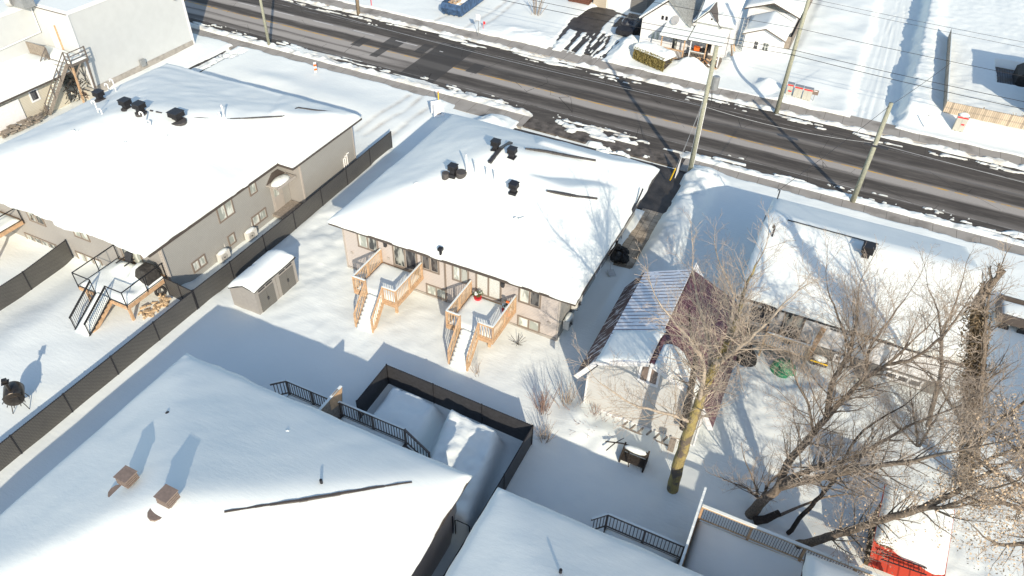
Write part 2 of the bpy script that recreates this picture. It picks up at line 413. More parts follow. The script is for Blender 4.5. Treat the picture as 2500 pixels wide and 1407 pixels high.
def ground_z(x, y):
    v = y+.021*x
    z = .14*fbm(x*.11, y*.11, 3, 3)+.05*fbm(x*.45, y*.45, 5, 3)
    dirt = np.zeros_like(z)
    # yards and lots
    z = z-.55*boxm(x, y, -60, -38.5, 8, 22.5, 1.6)+.16*fbm(x*.9, y*.9, 13, 4)*boxm(x, y, -29.6, -24.8, 25.5, 43, .8)+.05*fbm(x*1.5,y*1.5,14,3)*boxm(x,y,-29.6,-10,22,28.6,1)-.25*boxm(x, y, -60, -30.2, 23, 40, .5)
    z = z+bump(x, y, -38, 46.5, 6.5, 2.2, .45)+bump(x, y, -46, 47.5, 3, 1.2, .3)
    z = z-.12*boxm(x, y, -30.2, -25.9, 42.5, 52, .3)
    rough = 1+.45*fbm(x*1.1, y*1.1, 9, 4)
    z = z+(bump(x, y, -24.9, 45.5, 1.0, 5.2, .75, 4)+bump(x, y, -25.4, 49.2, 1.5, 1.4, .45))*rough
    z = z+(bump(x, y, -6.95, 43.8, 1.15, 6.6, .95, 3)+bump(x, y, -6.6, 49.3, 2.3, 1.4, .5))*rough
    z = z+bump(x, y, -8.6, 34, .35, 3, .12)
    # cleared asphalt in front of the centre house, paved strip beside it
    jag = .35*fbm(x*.9, y*.9, 21, 3)
    cut = boxm(x+jag, y, -23.2, -8.1, 43.9, 52, .12)
    cut = np.maximum(cut, boxm(x+jag*.4, y+jag*.2, -9.5, -8.25, 36.9, 44.2, .06))
    chunk = sstep(.10, .24, fbm(x*.8, y*1.5, 31, 4)-.035*np.abs(x+16.5)-.09*np.abs(v-51.6))
    z = z*(1-cut)+(-.34+chunk*(.32+.2*fbm(x*2, y*2, 33, 2))*boxm(x, y, -23, -11, 49, 53, .5))*cut
    # far driveways
    ft = np.zeros_like(z)
    for pts, wd in [(p_, w_ if w_ > 1 else w_*.68) for p_, w_ in FARTRACKS]: ft = np.maximum(ft, 1-sstep(wd*.8, wd*1.15, segd(x, y, pts)+.10*fbm(x*1.6, y*1.6, 41, 3)))
    qx, qy = W(1545, 70)[:2]; ft = np.maximum(ft, 1-sstep(.85, 1.1, np.hypot((x-qx-.4)/1.9, (y-qy+.3)/2.1)))
    z = z-.08*boxm(x, y, -28.5, -18.6, 66, 80, .6)
    z = z*(1-ft)-.36*ft
    nt_ = np.zeros_like(z)
    for pts, wd in NEARTRACKS: nt_ = np.maximum(nt_, 1-sstep(wd*.7, wd*1.2, segd(x, y, pts)+.10*fbm(x*2, y*2, 43, 3)))
    z = z*(1-nt_)-.36*nt_
    for pts in THIN: d = segd(x, y, pts); z = z-.045*np.exp(-(d/.11)**2)+.03*np.exp(-((d-.24)/.11)**2)
    for pts in DRIVET:
        d = segd(x, y, pts); q = np.exp(-(d/.22)**2); z = z-.05*q; dirt = np.maximum(dirt, q*(.45+.5*fbm(x*1.5, y*1.5, 51, 3)))
    # wide cleared lane across the road, with its ploughed bank
    ee = .35*fbm(x*.5, y*.5, 61, 3)+.25*fbm(x*2, y*2, 62, 3)
    lane = sstep(1.6, 2.3, x+ee-.1*np.clip(76-y, 0, 9)*.3)*(1-sstep(5.9, 6.15, x+ee*.7-.02*(y-80)))*sstep(65.8, 66.2, v)
    z = z-.28*lane
    rb = sstep(5.95, 6.75, x+ee*.6-.02*(y-80))*sstep(66.6, 69.5, v)
    z = z+rb*(1.15+.3*(ee))*(1-.35*sstep(7.4, 9.2, x))
    z = z+bump(x, y, 3.3+0*y, 68, 1.2, 1, -.0)
    z = z+.3*boxm(x, y, -4.5, 1.6, 66.2, 110, .4)*(.6+.8*fbm(x*.25, y*.25, 63, 3))
    # mounds
    rm = 1+.5*fbm(x*1.2, y*1.2, 71, 4)
    z = z+bump(x, y, -13.1, 68.5, 1.7, 1.0, 1.35)*rm+bump(x, y, -19.9, 70.2, 1.0, 3.2, 1.0)*rm+bump(x, y, -9.7, 72.5, 1.1, 2.0, .8)*rm
    z = z+bump(x, y, -7.5, 76.8, 1.9, 1.2, .45)*rm+bump(x, y, -30, 68.5, 4, 1.6, .4)*rm+bump(x, y, -5.6, 68.6, 1.0, 1.1, .7)*rm
    # enclosed yard with shovelled piles
    rp = 1+.22*fbm(x*.9, y*.9, 81, 4)+.13*np.abs(fbm(x*2.6, y*2.6, 83, 4))
    yard = boxm(x, y, -16.6, -8.45, 12, 21.35, .12)
    piles = 1.15*boxm(x+.1*(y-19), y, -16.0, -13.0, 15.5, 20.9, .34)+1.55*boxm(x+.2*(y-18), y, -12.1, -9.1, 15.2, 20.7, .34)
    z = z+yard*piles*rp-.15*yard
    z = z+bump(x, y, -5.2, 23.2, 2.2, 1.0, .45)*rm+bump(x, y, -6.9, 24.2, .7, .9, .3)
    z = z+bump(x, y, 8, 24, 5, 3, .25)+.09*fbm(x*2.2, y*2.2, 75, 3)*boxm(x, y, 0, 15, 22, 33.5, 1)+.05*fbm(x*1.6, y*1.6, 76, 3)*boxm(x, y, -8, 0, 17, 25, 1)
    # interlock patio kept clear
    pat = boxm(x+jag*.3, y, 13.75, 22, 78.4, 84.6, .1)
    z = z*(1-pat)-.3*pat
    # street corridor
    e1 = .22*fbm(x*.7, 0*y+3, 91, 4); e2 = .22*fbm(x*.7, 0*y+9, 95, 4)
    cor = sstep(51.0, 51.14, v+e1)*(1-sstep(65.95, 66.15, v+e2))
    lum = fbm(x*1.6, y*1.6, 101, 4); str_ = fbm(x*.35, y*3.0, 103, 4)
    nb = np.exp(-(np.abs(v-52.72)/.50)**4)*(.44+.26*lum)*(1-.85*boxm(x, y, -23, -9.3, 40, 60, .7))
    wl = boxm(x, v, -54, -28, 52, 55, 3)
    nb = np.maximum(nb, wl*(.34*sstep(-.05, .25, str_+.55-.55*np.abs(v-52.9))))
    fb = np.exp(-(np.abs(v-64.35)/.36)**4)*(.34+.30*lum)
    fb = np.maximum(fb, .34*sstep(.12, .4, str_+.25-.7*np.abs(v-63.6))*boxm(x, v, -70, -22, 62, 66, 3))
    pt = .26*sstep(.46, .52, fbm(x*.55, y*3.4, 107, 4)+.26*fbm(x*3, y*5, 108, 3)+.33-.5*np.minimum(np.abs(v-63.5), np.abs(v-53.6)))
    sl_ = sstep(.30, .46, .5+.75*fbm(x*.9, y*1.8, 121, 4)-np.hypot((x+17.6)/5.2, (v-52.3)/1.45)*.5)
    sl2 = sstep(.40, .50, .5+.8*fbm(x*.8, y*2.2, 123, 4)-np.hypot((x+27.5)/5.5, (v-53.2)/1.0)*.55)
    road = -.42+np.maximum(np.maximum(np.maximum(nb, fb), pt), np.maximum(sl_, sl2)*(.37+.16*fbm(x*2.5, y*2.5, 122, 3)))
    dirt = np.maximum(dirt, cor*np.clip(.24+.7*fbm(x*1.3, y*1.3, 111, 4)+.12*(v > 60)-.25*(v < 55)*(x > -5), 0, .95))
    z = z*(1-cor)+road*cor
    # keep the snow out of buildings' floors where it would poke through
    return z, dirt
def axis(segs):
    a = []
    for s, e, d in segs: a += list(np.arange(s, e-1e-6, d))
    a.append(segs[-1][1]); return np.array(a)
gx = axis([(-600,-200,100),(-200,-100,25),(-100,-66,4),(-66,26,.17),(26,60,4),(60,200,28),(200,600,100)])
gy = axis([(-600,-120,80),(-120,-20,10),(-20,5,1.5),(5,49,.18),(49,67,.10),(67,86,.15),(86,104,.3),(104,160,5),(160,600,40)])
GX, GY = np.meshgrid(gx, gy)
GZ, GD = ground_z(GX, GY)
snow = grid_obj('snow_ground', GX, GY, GZ, 'snowg', attr=GD); tag(snow, kind='structure')
def gz(x, y): return float(ground_z(np.array([[float(x)]]), np.array([[float(y)]]))[0][0,0])

def road_mat():
    m = bpy.data.materials.new('worn_salted_asphalt'); n, b = nodes(m); N, L = n.nodes, n.links
    g = N.new('ShaderNodeNewGeometry'); s = N.new('ShaderNodeSeparateXYZ'); L.new(g.outputs['Position'], s.inputs[0])
    X = s.outputs['X']; v = M_(N, L, 'ADD', s.outputs['Y'], M_(N, L, 'MULTIPLY', X, .021))
    mp = N.new('ShaderNodeMapping'); mp.inputs['Scale'].default_value = (.16, 2.4, 1); mp.inputs['Rotation'].default_value = (0, 0, R(1.2)); L.new(g.outputs['Position'], mp.inputs[0])
    nl = noise(N, L, mp.outputs[0], 1.0, 6, .6); nf = noise(N, L, g.outputs['Position'], 14, 4, .7); nm = noise(N, L, g.outputs['Position'], .35, 5)
    vv = M_(N, L, 'ADD', v, M_(N, L, 'MULTIPLY', M_(N, L, 'SUBTRACT', nl, .5), .9))
    def band(c, hw, soft=.35):
        r = N.new('ShaderNodeMapRange'); r.interpolation_type = 'SMOOTHSTEP'
        L.new(M_(N, L, 'ABSOLUTE', M_(N, L, 'SUBTRACT', vv, c)), r.inputs[0])
        r.inputs['From Min'].default_value = hw-soft; r.inputs['From Max'].default_value = hw+soft; r.inputs['To Min'].default_value = 1; r.inputs['To Max'].default_value = 0
        return r.outputs[0]
    salt = M_(N, L, 'MAXIMUM', band(57.25, .62, .3), M_(N, L, 'MULTIPLY', band(60.0, .35, .45), .45))
    salt = M_(N, L, 'MAXIMUM', salt, M_(N, L, 'MULTIPLY', band(54.75, .25, .35), .35))
    fade = N.new('ShaderNodeMapRange'); L.new(X, fade.inputs[0]); fade.inputs['From Min'].default_value = -42; fade.inputs['From Max'].default_value = -34
    fade.inputs['To Min'].default_value = 1.0; fade.inputs['To Max'].default_value = 0.0
    salt = M_(N, L, 'MAXIMUM', salt, M_(N, L, 'MULTIPLY', fade.outputs[0], M_(N, L, 'MAXIMUM', band(59.9, .65, .25), band(55.9, .55, .25))))
    c = mixc(N, L, nm, (.064, .057, .050), (.098, .088, .077))
    mp2 = N.new('ShaderNodeMapping'); mp2.inputs['Scale'].default_value = (.45, 3.2, 1); mp2.inputs['Rotation'].default_value = (0, 0, R(1.2)); L.new(g.outputs['Position'], mp2.inputs[0])
    ns = N.new('ShaderNodeMapRange'); L.new(noise(N, L, mp2.outputs[0], 1.0, 8, .7), ns.inputs[0]); ns.inputs['From Min'].default_value = .46; ns.inputs['From Max'].default_value = .68
    c = mixc(N, L, M_(N, L, 'MULTIPLY', M_(N, L, 'LESS_THAN', nl, .47), .35), c, (.050, .046, .040))
    c = mixc(N, L, M_(N, L, 'MULTIPLY', ns.outputs[0], .45), c, (.19, .17, .145))
    c = mixc(N, L, M_(N, L, 'MULTIPLY', salt, M_(N, L, 'ADD', .62, M_(N, L, 'MULTIPLY', nf, .7))), c, (.40, .37, .33))
    # squared patches of fresh asphalt cut into the old surface
    def patch(x0, x1, v0, v1):
        a = M_(N, L, 'MULTIPLY', M_(N, L, 'GREATER_THAN', X, x0), M_(N, L, 'LESS_THAN', X, x1))
        return M_(N, L, 'MULTIPLY', a, M_(N, L, 'MULTIPLY', M_(N, L, 'GREATER_THAN', v, v0), M_(N, L, 'LESS_THAN', v, v1)))
    pa = patch(-37.2, -33.4, 53, 62.5)
    for q in ((-45.0,-43.9,57.2,59.3),(-42.4,-40.5,58.7,61),(-41.9,-41.0,56.0,58.4),(-32.0,-30.8,57.6,59.6),(-38.6,-37.5,58.9,61.2)): pa = M_(N, L, 'MAXIMUM', pa, patch(*q))
    c = mixc(N, L, M_(N, L, 'MULTIPLY', pa, .85), c, (.062, .059, .055))
    # paint: yellow centre line, dashed white lane line, faint edge line
    vl = M_(N, L, 'ADD', v, .0)
    def line(cn, hw): return M_(N, L, 'LESS_THAN', M_(N, L, 'ABSOLUTE', M_(N, L, 'SUBTRACT', vl, cn)), hw)
    worn = N.new('ShaderNodeMapRange'); L.new(noise(N, L, g.outputs['Position'], 1.1, 6, .7), worn.inputs[0]); worn.inputs['From Min'].default_value = .38; worn.inputs['From Max'].default_value = .6
    c = mixc(N, L, M_(N, L, 'MULTIPLY', line(57.75, .085), M_(N, L, 'MULTIPLY', M_(N, L, 'SUBTRACT', 1, pa), worn.outputs[0])), c, (.62, .36, .07))
    dash = M_(N, L, 'LESS_THAN', M_(N, L, 'FRACT', M_(N, L, 'DIVIDE', X, 5.2)), .5)
    wl = M_(N, L, 'MULTIPLY', M_(N, L, 'MULTIPLY', line(60.35, .06), dash), M_(N, L, 'LESS_THAN', X, -36))
    wl = M_(N, L, 'MAXIMUM', wl, M_(N, L, 'MULTIPLY', M_(N, L, 'MAXIMUM', line(54.5, .05), line(62.2, .045)), M_(N, L, 'MULTIPLY', worn.outputs[0], .4)))
    c = mixc(N, L, wl, c, (.62, .61, .58))
    # thin cracks
    vo = N.new('ShaderNodeTexVoronoi'); vo.feature = 'DISTANCE_TO_EDGE'; vo.inputs['Scale'].default_value = .22
    mv = N.new('ShaderNodeMixRGB'); mv.inputs[0].default_value = .03; L.new(g.outputs['Position'], mv.inputs[1])
    nn = N.new('ShaderNodeTexNoise'); nn.inputs['Scale'].default_value = 1.5; L.new(g.outputs['Position'], nn.inputs['Vector']); L.new(nn.outputs['Color'], mv.inputs[2]); L.new(mv.outputs[0], vo.inputs['Vector'])
    c = mixc(N, L, M_(N, L, 'MULTIPLY', M_(N, L, 'LESS_THAN', vo.outputs['Distance'], .0022), M_(N, L, 'GREATER_THAN', nm, .5)), c, (.03, .028, .026))
    # damp brownish areas near the far kerb
    wet = N.new('ShaderNodeMapRange'); L.new(noise(N, L, mp.outputs[0], .8, 3), wet.inputs[0]); wet.inputs['From Min'].default_value = .55; wet.inputs['From Max'].default_value = .72
    wf = M_(N, L, 'MULTIPLY', wet.outputs[0], band(62.6, 1.3, .8))
    c = mixc(N, L, M_(N, L, 'MULTIPLY', wf, .6), c, (.075, .060, .038))
    L.new(c, b.inputs['Base Color'])
    ro = N.new('ShaderNodeMapRange'); L.new(wf, ro.inputs[0]); ro.inputs['To Min'].default_value = .85; ro.inputs['To Max'].default_value = .4; L.new(ro.outputs[0], b.inputs['Roughness'])
    b.inputs['Specular IOR Level'].default_value = .2
    bp = N.new('ShaderNodeBump'); bp.inputs['Strength'].default_value = .35; bp.inputs['Distance'].default_value = .02; L.new(nf, bp.inputs['Height']); L.new(bp.outputs[0], b.inputs['Normal'])
    return m
MT['road'] = road_mat()
def walk_mat():
    m = bpy.data.materials.new('sidewalk_concrete'); n, b = nodes(m); N, L = n.nodes, n.links
    g = N.new('ShaderNodeNewGeometry'); s = N.new('ShaderNodeSeparateXYZ'); L.new(g.outputs['Position'], s.inputs[0])
    nz = noise(N, L, g.outputs['Position'], .9, 6, .6)
    c = mixc(N, L, nz, (.27, .245, .21), (.44, .41, .36))
    wet = N.new('ShaderNodeMapRange'); L.new(noise(N, L, g.outputs['Position'], .4, 5), wet.inputs[0]); wet.inputs['From Min'].default_value = .52; wet.inputs['From Max'].default_value = .66
    c = mixc(N, L, M_(N, L, 'MULTIPLY', wet.outputs[0], .6), c, (.13, .115, .095))
    j = M_(N, L, 'LESS_THAN', M_(N, L, 'FRACT', M_(N, L, 'DIVIDE', s.outputs['X'], 1.55)), .022)
    c = mixc(N, L, j, c, (.15, .135, .115))
    L.new(c, b.inputs['Base Color']); b.inputs['Roughness'].default_value = .85
    return m
MT['walk'] = walk_mat()
def strip(name, v0, v1, ztop, mat, x0=-300, x1=300, thick=.25):
    b = MB(); n = 60
    xs = [x0+(x1-x0)*i/n for i in range(n+1)]
    vs = []; fs = []
    for x in xs:
        for v, z in ((v0, ztop-thick), (v0, ztop), (v1, ztop), (v1, ztop-thick)): vs.append((x, v-.021*x, z))
    for i in range(n):
        for k in range(3): fs.append((i*4+k, i*4+k+1, (i+1)*4+k+1, (i+1)*4+k))
    b.add(vs, [f[::-1] for f in fs]); o = b.build(name, mat); return tag(o, kind='structure')
strip('road', 52.3, 64.5, -.26, 'road')
strip('near_kerb', 52.15, 52.3, -.13, 'concrete', -300, -22.6)
strip('near_kerb', 52.15, 52.3, -.13, 'concrete', -8.9, 300)
strip('far_kerb', 64.5, 64.65, -.13, 'concrete')
strip('near_sidewalk', 50.3, 52.15, -.134, 'walk', -300, -22.6)
strip('near_sidewalk', 50.3, 52.15, -.134, 'walk', -8.9, 300)
strip('far_sidewalk', 64.65, 66.6, -.134, 'walk')
MT['wetasphalt'] = newmat('wet_asphalt', (.052, .047, .043), .55, var=.45, scale=1.2, bump=.3)
def slab(name, x0, x1, y0, y1, z, mat):
    b = MB(); b.box(x0, x1, y0, y1, z-.2, z); o = b.build(name, mat); return tag(o, kind='structure')
slab('driveway', -24, -7.2, 44.1, 50.49, -.19, 'wetasphalt')
MT['apron'] = newmat('slushy_asphalt', (.115, .10, .085), .8, var=.6, scale=1.6, bump=.4)
strip('driveway_apron', 50.95, 52.3, -.196, 'apron', -22.6, -8.9)
strip('driveway_edge', 50.66, 50.95, -.198, 'apron', -22.6, -8.9)
slab('driveway', -32, -17.5, 67.6, 84, -.19, 'wetasphalt')
slab('driveway', -57.7, -42, 42, 50.9, -.19, 'wetasphalt')
def paver_mat(name, c1, c2, wdt, mort):
    m = bpy.data.materials.new(name); n, b = nodes(m); N, L = n.nodes, n.links
    g = N.new('ShaderNodeNewGeometry')
    br = N.new('ShaderNodeTexBrick'); L.new(g.outputs['Position'], br.inputs['Vector']); br.inputs['Scale'].default_value = 1
    br.inputs['Brick Width'].default_value = wdt; br.inputs['Row Height'].default_value = wdt; br.offset = 0
    br.inputs['Mortar Size'].default_value = mort; br.inputs['Color1'].default_value = (*c1, 1); br.inputs['Color2'].default_value = (*c2, 1); br.inputs['Mortar'].default_value = (.06, .055, .05, 1)
    w_ = N.new('ShaderNodeMapRange'); L.new(noise(N, L, g.outputs['Position'], .8, 4), w_.inputs[0]); w_.inputs['From Min'].default_value = .48; w_.inputs['From Max'].default_value = .58
    L.new(mixc(N, L, M_(N, L, 'MULTIPLY', w_.outputs[0], .7), br.outputs['Color'], (.12, .09, .06)), b.inputs['Base Color']); b.inputs['Roughness'].default_value = .7
    return m
MT['paver'] = paver_mat('concrete_pavers', (.44, .36, .26), (.52, .44, .33), .46, .012)
MT['interlock'] = paver_mat('dark_interlock', (.11, .115, .12), (.20, .21, .22), .22, .03)
slab('paved_path', -9.8, -8.0, 36.5, 44.1, -.12, 'paver')
slab('patio', 13.4, 22, 78, 85, -.10, 'interlock')

# ================================================================== HOUSE PARTS
def roof_surface(name, parent, x0, x1, y0, y1, hf, thick, mat, over=0.0, res=.2, seed=1, edges=(1,1,1,1), wob=.12, drift=.10, xs=None, ys=None, bottom=None, keepf=None):
    """snow (or shingle) sheet over a rectangle; hf(x,y) gives the roof height; edges = which sides (x0,x1,y0,y1) round off"""
    xs = np.linspace(x0-over, x1+over, int((x1-x0)/res)+2) if xs is None else xs
    ys = np.linspace(y0-over, y1+over, int((y1-y0)/res)+2) if ys is None else ys
    X, Y = np.meshgrid(xs, ys)
    dm = []
    if edges[0]: dm.append(X-xs[0])
    if edges[1]: dm.append(xs[-1]-X)
    if edges[2]: dm.append(Y-ys[0])
    if edges[3]: dm.append(ys[-1]-Y)
    d = np.minimum.reduce(dm) if dm else np.full(X.shape, 9.)
    base = hf(np.clip(X, x0, x1), np.clip(Y, y0, y1))
    if thick > 0:
        t = thick*(1-.80*np.exp(-d/.16)) + drift*fbm(X*.35, Y*.35, seed, 3)+.16*drift*fbm(X*1.2, Y*1.2, seed+5, 3)*np.minimum(1, d)
        Z = base+np.maximum(t, .03)
        e = np.exp(-d/.12)
        wx = wob*fbm(X*.8, Y*.8, seed+9, 3); 
        X = X+e*wx*np.where(X > (x0+x1)/2, 1, -1)*(np.minimum(X-xs[0], xs[-1]-X) < .01); Y = Y+e*wx*np.where(Y > (y0+y1)/2, 1, -1)*(np.minimum(Y-ys[0], ys[-1]-Y) < .01)
    else: Z = base
    if bottom is None:
        B = hf(np.clip(X, x0, x1), np.clip(Y, y0, y1))-.02
        ny, nx = Z.shape
        ring = np.concatenate([B[0,:], B[1:,-1], B[-1,-2::-1], B[-2:0:-1,0]])
        sk = ring
    else: sk = bottom
    return grid_obj(name, X, Y, Z, mat, parent, skirt=sk)
def hipf(x0, x1, y0, y1, z0, s, k=.35, s2=None):
    s2 = s2 or s
    def f(x, y):
        v = smin([s2*(x-x0), s2*(x1-x), s*(y-y0), s*(y1-y)], k*s)
        return z0+np.maximum(v, 0)
    return f
def maxf(*fs):
    def f(x, y):
        v = fs[0](x, y)
        for g in fs[1:]: v = np.maximum(v, g(x, y))
        return v
    return f
def wallbox(parent, x0, x1, y0, y1, z0, z1, mat, name='wall'):
    b = MB(); b.box(x0, x1, y0, y1, z0, z1); return b.build(name, mat, parent)
def gutter(parent, x0, x1, y0, y1, z, mat='fascia', t=.16):
    """fascia board round the eaves, the soffit lying inside it"""
    b = MB()
    b.box(x0, x1, y0-.025, y0, z-t, z+.02); b.box(x0, x1, y1, y1+.025, z-t, z+.02)
    b.box(x0-.025, x0, y0-.025, y1+.025, z-t, z+.02); b.box(x1, x1+.025, y0-.025, y1+.025, z-t, z+.02)
    b.box(x0+.003, x1-.003, y0+.003, y1-.003, z-t+.01, z-t+.04)
    return b.build('fascia', mat, parent)
# frames for placing windows on walls: axis 'Y' walls face -Y at y=c ; 'X' walls face +X at x=c ; 'x' faces -X
def wframe(ax, c):
    if ax == 'Y': return Matrix(((1,0,0,0),(0,1,0,c),(0,0,1,0),(0,0,0,1)))           # local (u, -out, z)
    if ax == 'y': return Matrix(((-1,0,0,0),(0,-1,0,c),(0,0,1,0),(0,0,0,1)))
    if ax == 'X': return Matrix(((0,-1,0,c),(1,0,0,0),(0,0,1,0),(0,0,0,1)))          # u -> +Y, out -> +X
    return Matrix(((0,1,0,c),(-1,0,0,0),(0,0,1,0),(0,0,0,1)))                          # 'x': u -> -Y, out -> -X
def window(parent, ax, c, u0, u1, z0, z1, n=2, frame='trim', glass='glass', name='window', fw=.09, muntin=None, label=None):
    Mx = wframe(ax, c)
    f = MB(Mx)
    f.box(u0, u1, -.045, .02, z1-fw, z1); f.box(u0, u1, -.06, .02, z0, z0+fw)
    f.box(u0, u0+fw, -.044, .02, z0+fw, z1-fw); f.box(u1-fw, u1, -.044, .02, z0+fw, z1-fw)
    wdt = (u1-u0-2*fw)/n
    for i in range(1, n): f.box(u0+fw+i*wdt-.04, u0+fw+i*wdt+.04, -.042, .02, z0+fw, z1-fw)
    if muntin:
        for i in range(1, muntin[0]): q = u0+fw+(u1-u0-2*fw)*i/muntin[0]; f.box(q-.012, q+.012, -.03, .01, z0+fw, z1-fw)
        for i in range(1, muntin[1]): q = z0+fw+(z1-z0-2*fw)*i/muntin[1]; f.box(u0+fw, u1-fw, -.029, .01, q-.012, q+.012)
    fo = f.build(name, frame, parent)
    if label: fo['label'] = label
    for i in range(n):
        a = u0+fw+i*wdt+(.04 if i else 0); b_ = u0+fw+(i+1)*wdt-(.04 if i < n-1 else 0)
        s = MB(Mx); t = .03
        s.box(a, b_, -.03, .015, z1-fw-t, z1-fw); s.box(a, b_, -.03, .015, z0+fw, z0+fw+t)
        s.box(a, a+t, -.029, .015, z0+fw+t, z1-fw-t); s.box(b_-t, b_, -.029, .015, z0+fw+t, z1-fw-t)
        s.build('sash', 'trimlight' if frame == 'trim' else 'white', fo)
        g = MB(Mx); g.box(a+t, b_-t, -.012, .012, z0+fw+t, z1-fw-t); g.build('pane', glass if isinstance(glass, str) else glass[i], fo)
    return fo
def uv(ax, c, *pts):
    """photo points on a wall -> (u0,u1,z0,z1)"""
    q = [WY(x, y, c) if ax == 'Y' else WX(x, y, c) for x, y in pts]
    us = [p[0] if ax == 'Y' else p[1] for p in q]; zs = [p[2] for p in q]
    return min(us), max(us), min(zs), max(zs)
def roof_vent(parent, x, y, z, s=.55, cap='black', h=.62, name='roof_vent', neck=.62, rot=0, label=None):
    M = Matrix.Translation((x, y, z))@Matrix.Rotation(rot, 4, 'Z')
    b = MB(M); n = s*neck/2
    b.box(-n, n, -n, n, -.6, h*.5)
    b.box(-n-.08, n+.08, -n-.08, n+.08, -.6, .02)
    for i in range(4): b.box(-s/2+.004*i, s/2-.004*i, -s/2+.004*i, s/2-.004*i, h*.5+i*h*.13, h*.5+i*h*.13+h*.09); b.box(-s/2+.05, s/2-.05, -s/2+.05, s/2-.05, h*.5+i*h*.13+h*.088, h*.5+i*h*.13+h*.131)
    b.box(-s/2-.02, s/2+.02, -s/2-.02, s/2+.02, h*1.02, h*1.06)
    o = b.build(name, cap, parent)
    if label: o['label'] = label
    return o
def cane_pipe(parent, x, y, z, h=.7, rot=0, mat='pvc', r=.045, name='vent_pipe'):
    M = Matrix.Translation((x, y, z))@Matrix.Rotation(rot, 4, 'Z'); b = MB(M)
    pts = [(0,0,-.4),(0,0,h)]+[(.11-.11*math.cos(a), 0, h+.11*math.sin(a)) for a in (R(30), R(60), R(90), R(120), R(150), R(180))]+[(.22,0,h-.10)]
    b.tube(pts, r, 8); return b.build(name, mat, parent, smooth=True)
def lantern(parent, ax, c, u, z):
    b = MB(wframe(ax, c)); b.box(u-.06, u+.06, -.02, 0, z-.1, z+.1); b.beam((u,-.02,z+.05), (u,-.16,z+.12), .03, .03); b.box(u-.08, u+.08, -.25, -.09, z-.2, z+.08); b.box(u-.1, u+.1, -.27, -.07, z+.08, z+.11)
    return b.build('wall_lantern', 'charcoal', parent)
def heat_pump(label, x, y, z, face='X', group='heat pump units along the house walls'):
    t = thing('heat_pump', label, 'heat pump', (x, y, z), group)
    M = Matrix.Translation((x, y, z))
    b = MB(M); b.box(-.17, .17, -.42, .42, .0, .62); b.box(.17, .185, -.40, .40, .03, .59); b.build('casing', 'acw', t)
    b = MB(M)
    for rr in (.24, .17, .10): b.tube([(.20, -.10+rr*math.cos(a), .31+rr*math.sin(a)) for a in [R(30*k) for k in range(13)]], .008, 4, False)
    b.tube([(.185,-.10,.31),(.205,-.10,.31)], .05, 10); b.build('fan_grille', 'black', t)
    for sy in (-.27, .27): b = MB(M); b.box(-.17, .2, sy-.03, sy+.03, -.12, -.003); b.build('bracket', 'galv', t)
    b = MB(M); b.tube([(-.12,.44,.2),(-.25,.5,.35),(-.3,.5,.9)], .03, 6); b.build('line_cover', 'acw', t)
    b = MB(M); b.blob((0, 0, .64), (.19, .43, .10), 12, 5, .06, 3); b.build('snow_cap', 'snow', t, smooth=True)
    return t

# ================================================================== CENTRE HOUSE
ch = thing('bungalow', 'taupe semi-detached bungalow with two cedar back decks, in the middle of the picture', 'house', (-17.3, 36, 0), 'snow covered bungalows')
EZ = 3.72
wallbox(ch, -24.5, -10.05, 28.75, 42.9, -1, EZ-.12, 'taupe')
b = MB(); b.box(-10.05, -10.03, 28.82, 42.88, -.9, EZ-.13); b.build('side_cladding', 'stonegrey', ch)
b = MB(); b.box(-10.09, -9.99, 28.71, 28.81, -.9, EZ-.14); b.build('corner_trim', 'trimlight', ch)
b = MB(); b.box(-24.54, -24.44, 28.71, 28.80, -.9, EZ-.14); b.build('corner_trim', 'trimlight', ch)
cf = maxf(hipf(-24.92, -9.0, 28.15, 43.35, EZ, .43, .5), hipf(-19.5, -9.0, 28.6, 40.6, EZ, .42, .25, .85), hipf(-18.5, -9.0, 35.7, 43.35, EZ, .50, .2, .8))
roof_surface('roof', ch, -24.92, -9.0, 28.15, 43.35, cf, 0, 'shingle', bottom=EZ-.03, res=.4)
roof_surface('snow_cover', ch, -24.92, -9.0, 28.15, 43.35, lambda x, y: cf(x, y)+.22*fbm(x*.22+.1*y, y*.16, 15, 2)*sstep(0, 3, np.minimum.reduce([x+24.92, -9.0-x, y-28.15, 43.35-y])), .30, 'snow', over=.06, res=.16, seed=11, wob=.10)
gutter(ch, -24.95, -8.97, 28.12, 43.38, EZ)
for pts, bar in ((((1195,395),(1222,362),(1247,347)), 1), (((1283,361),(1330,367),(1390,379),(1455,390)), 0), (((1335,464),(1395,475),(1458,483)), 0)):
    b = MB(); pp = []
    for px, py in pts:
        z = 6.0
        for _ in range(12):
            q = W(px, py, z); z = .5*z+.5*(float(cf(q[0], q[1]))+.40)
        pp.append((q[0], q[1], q[2]-.06))
    n = 14; path = []
    for i in range(n+1):
        t = i/n*(len(pp)-1); k = min(int(t), len(pp)-2); f = t-k
        path.append(tuple(pp[k][j]*(1-f)+pp[k+1][j]*f for j in range(3)))
    for i in range(n):
        s = .22 if bar else .14*math.sin(math.pi*(i+.6)/(n+.4))+.05
        b.beam(path[i], path[i+1], s+.05*random.random(), .16 if bar else .10)
    o = b.build('ridge_cap', 'charcoal' if bar else 'shingle', ch)
def on_roof(f, px, py, off=.3):
    z = 6.0
    for _ in range(14):
        q = W(px, py, z); z = .5*z+.5*(float(f(q[0], q[1]))+off)
    return q
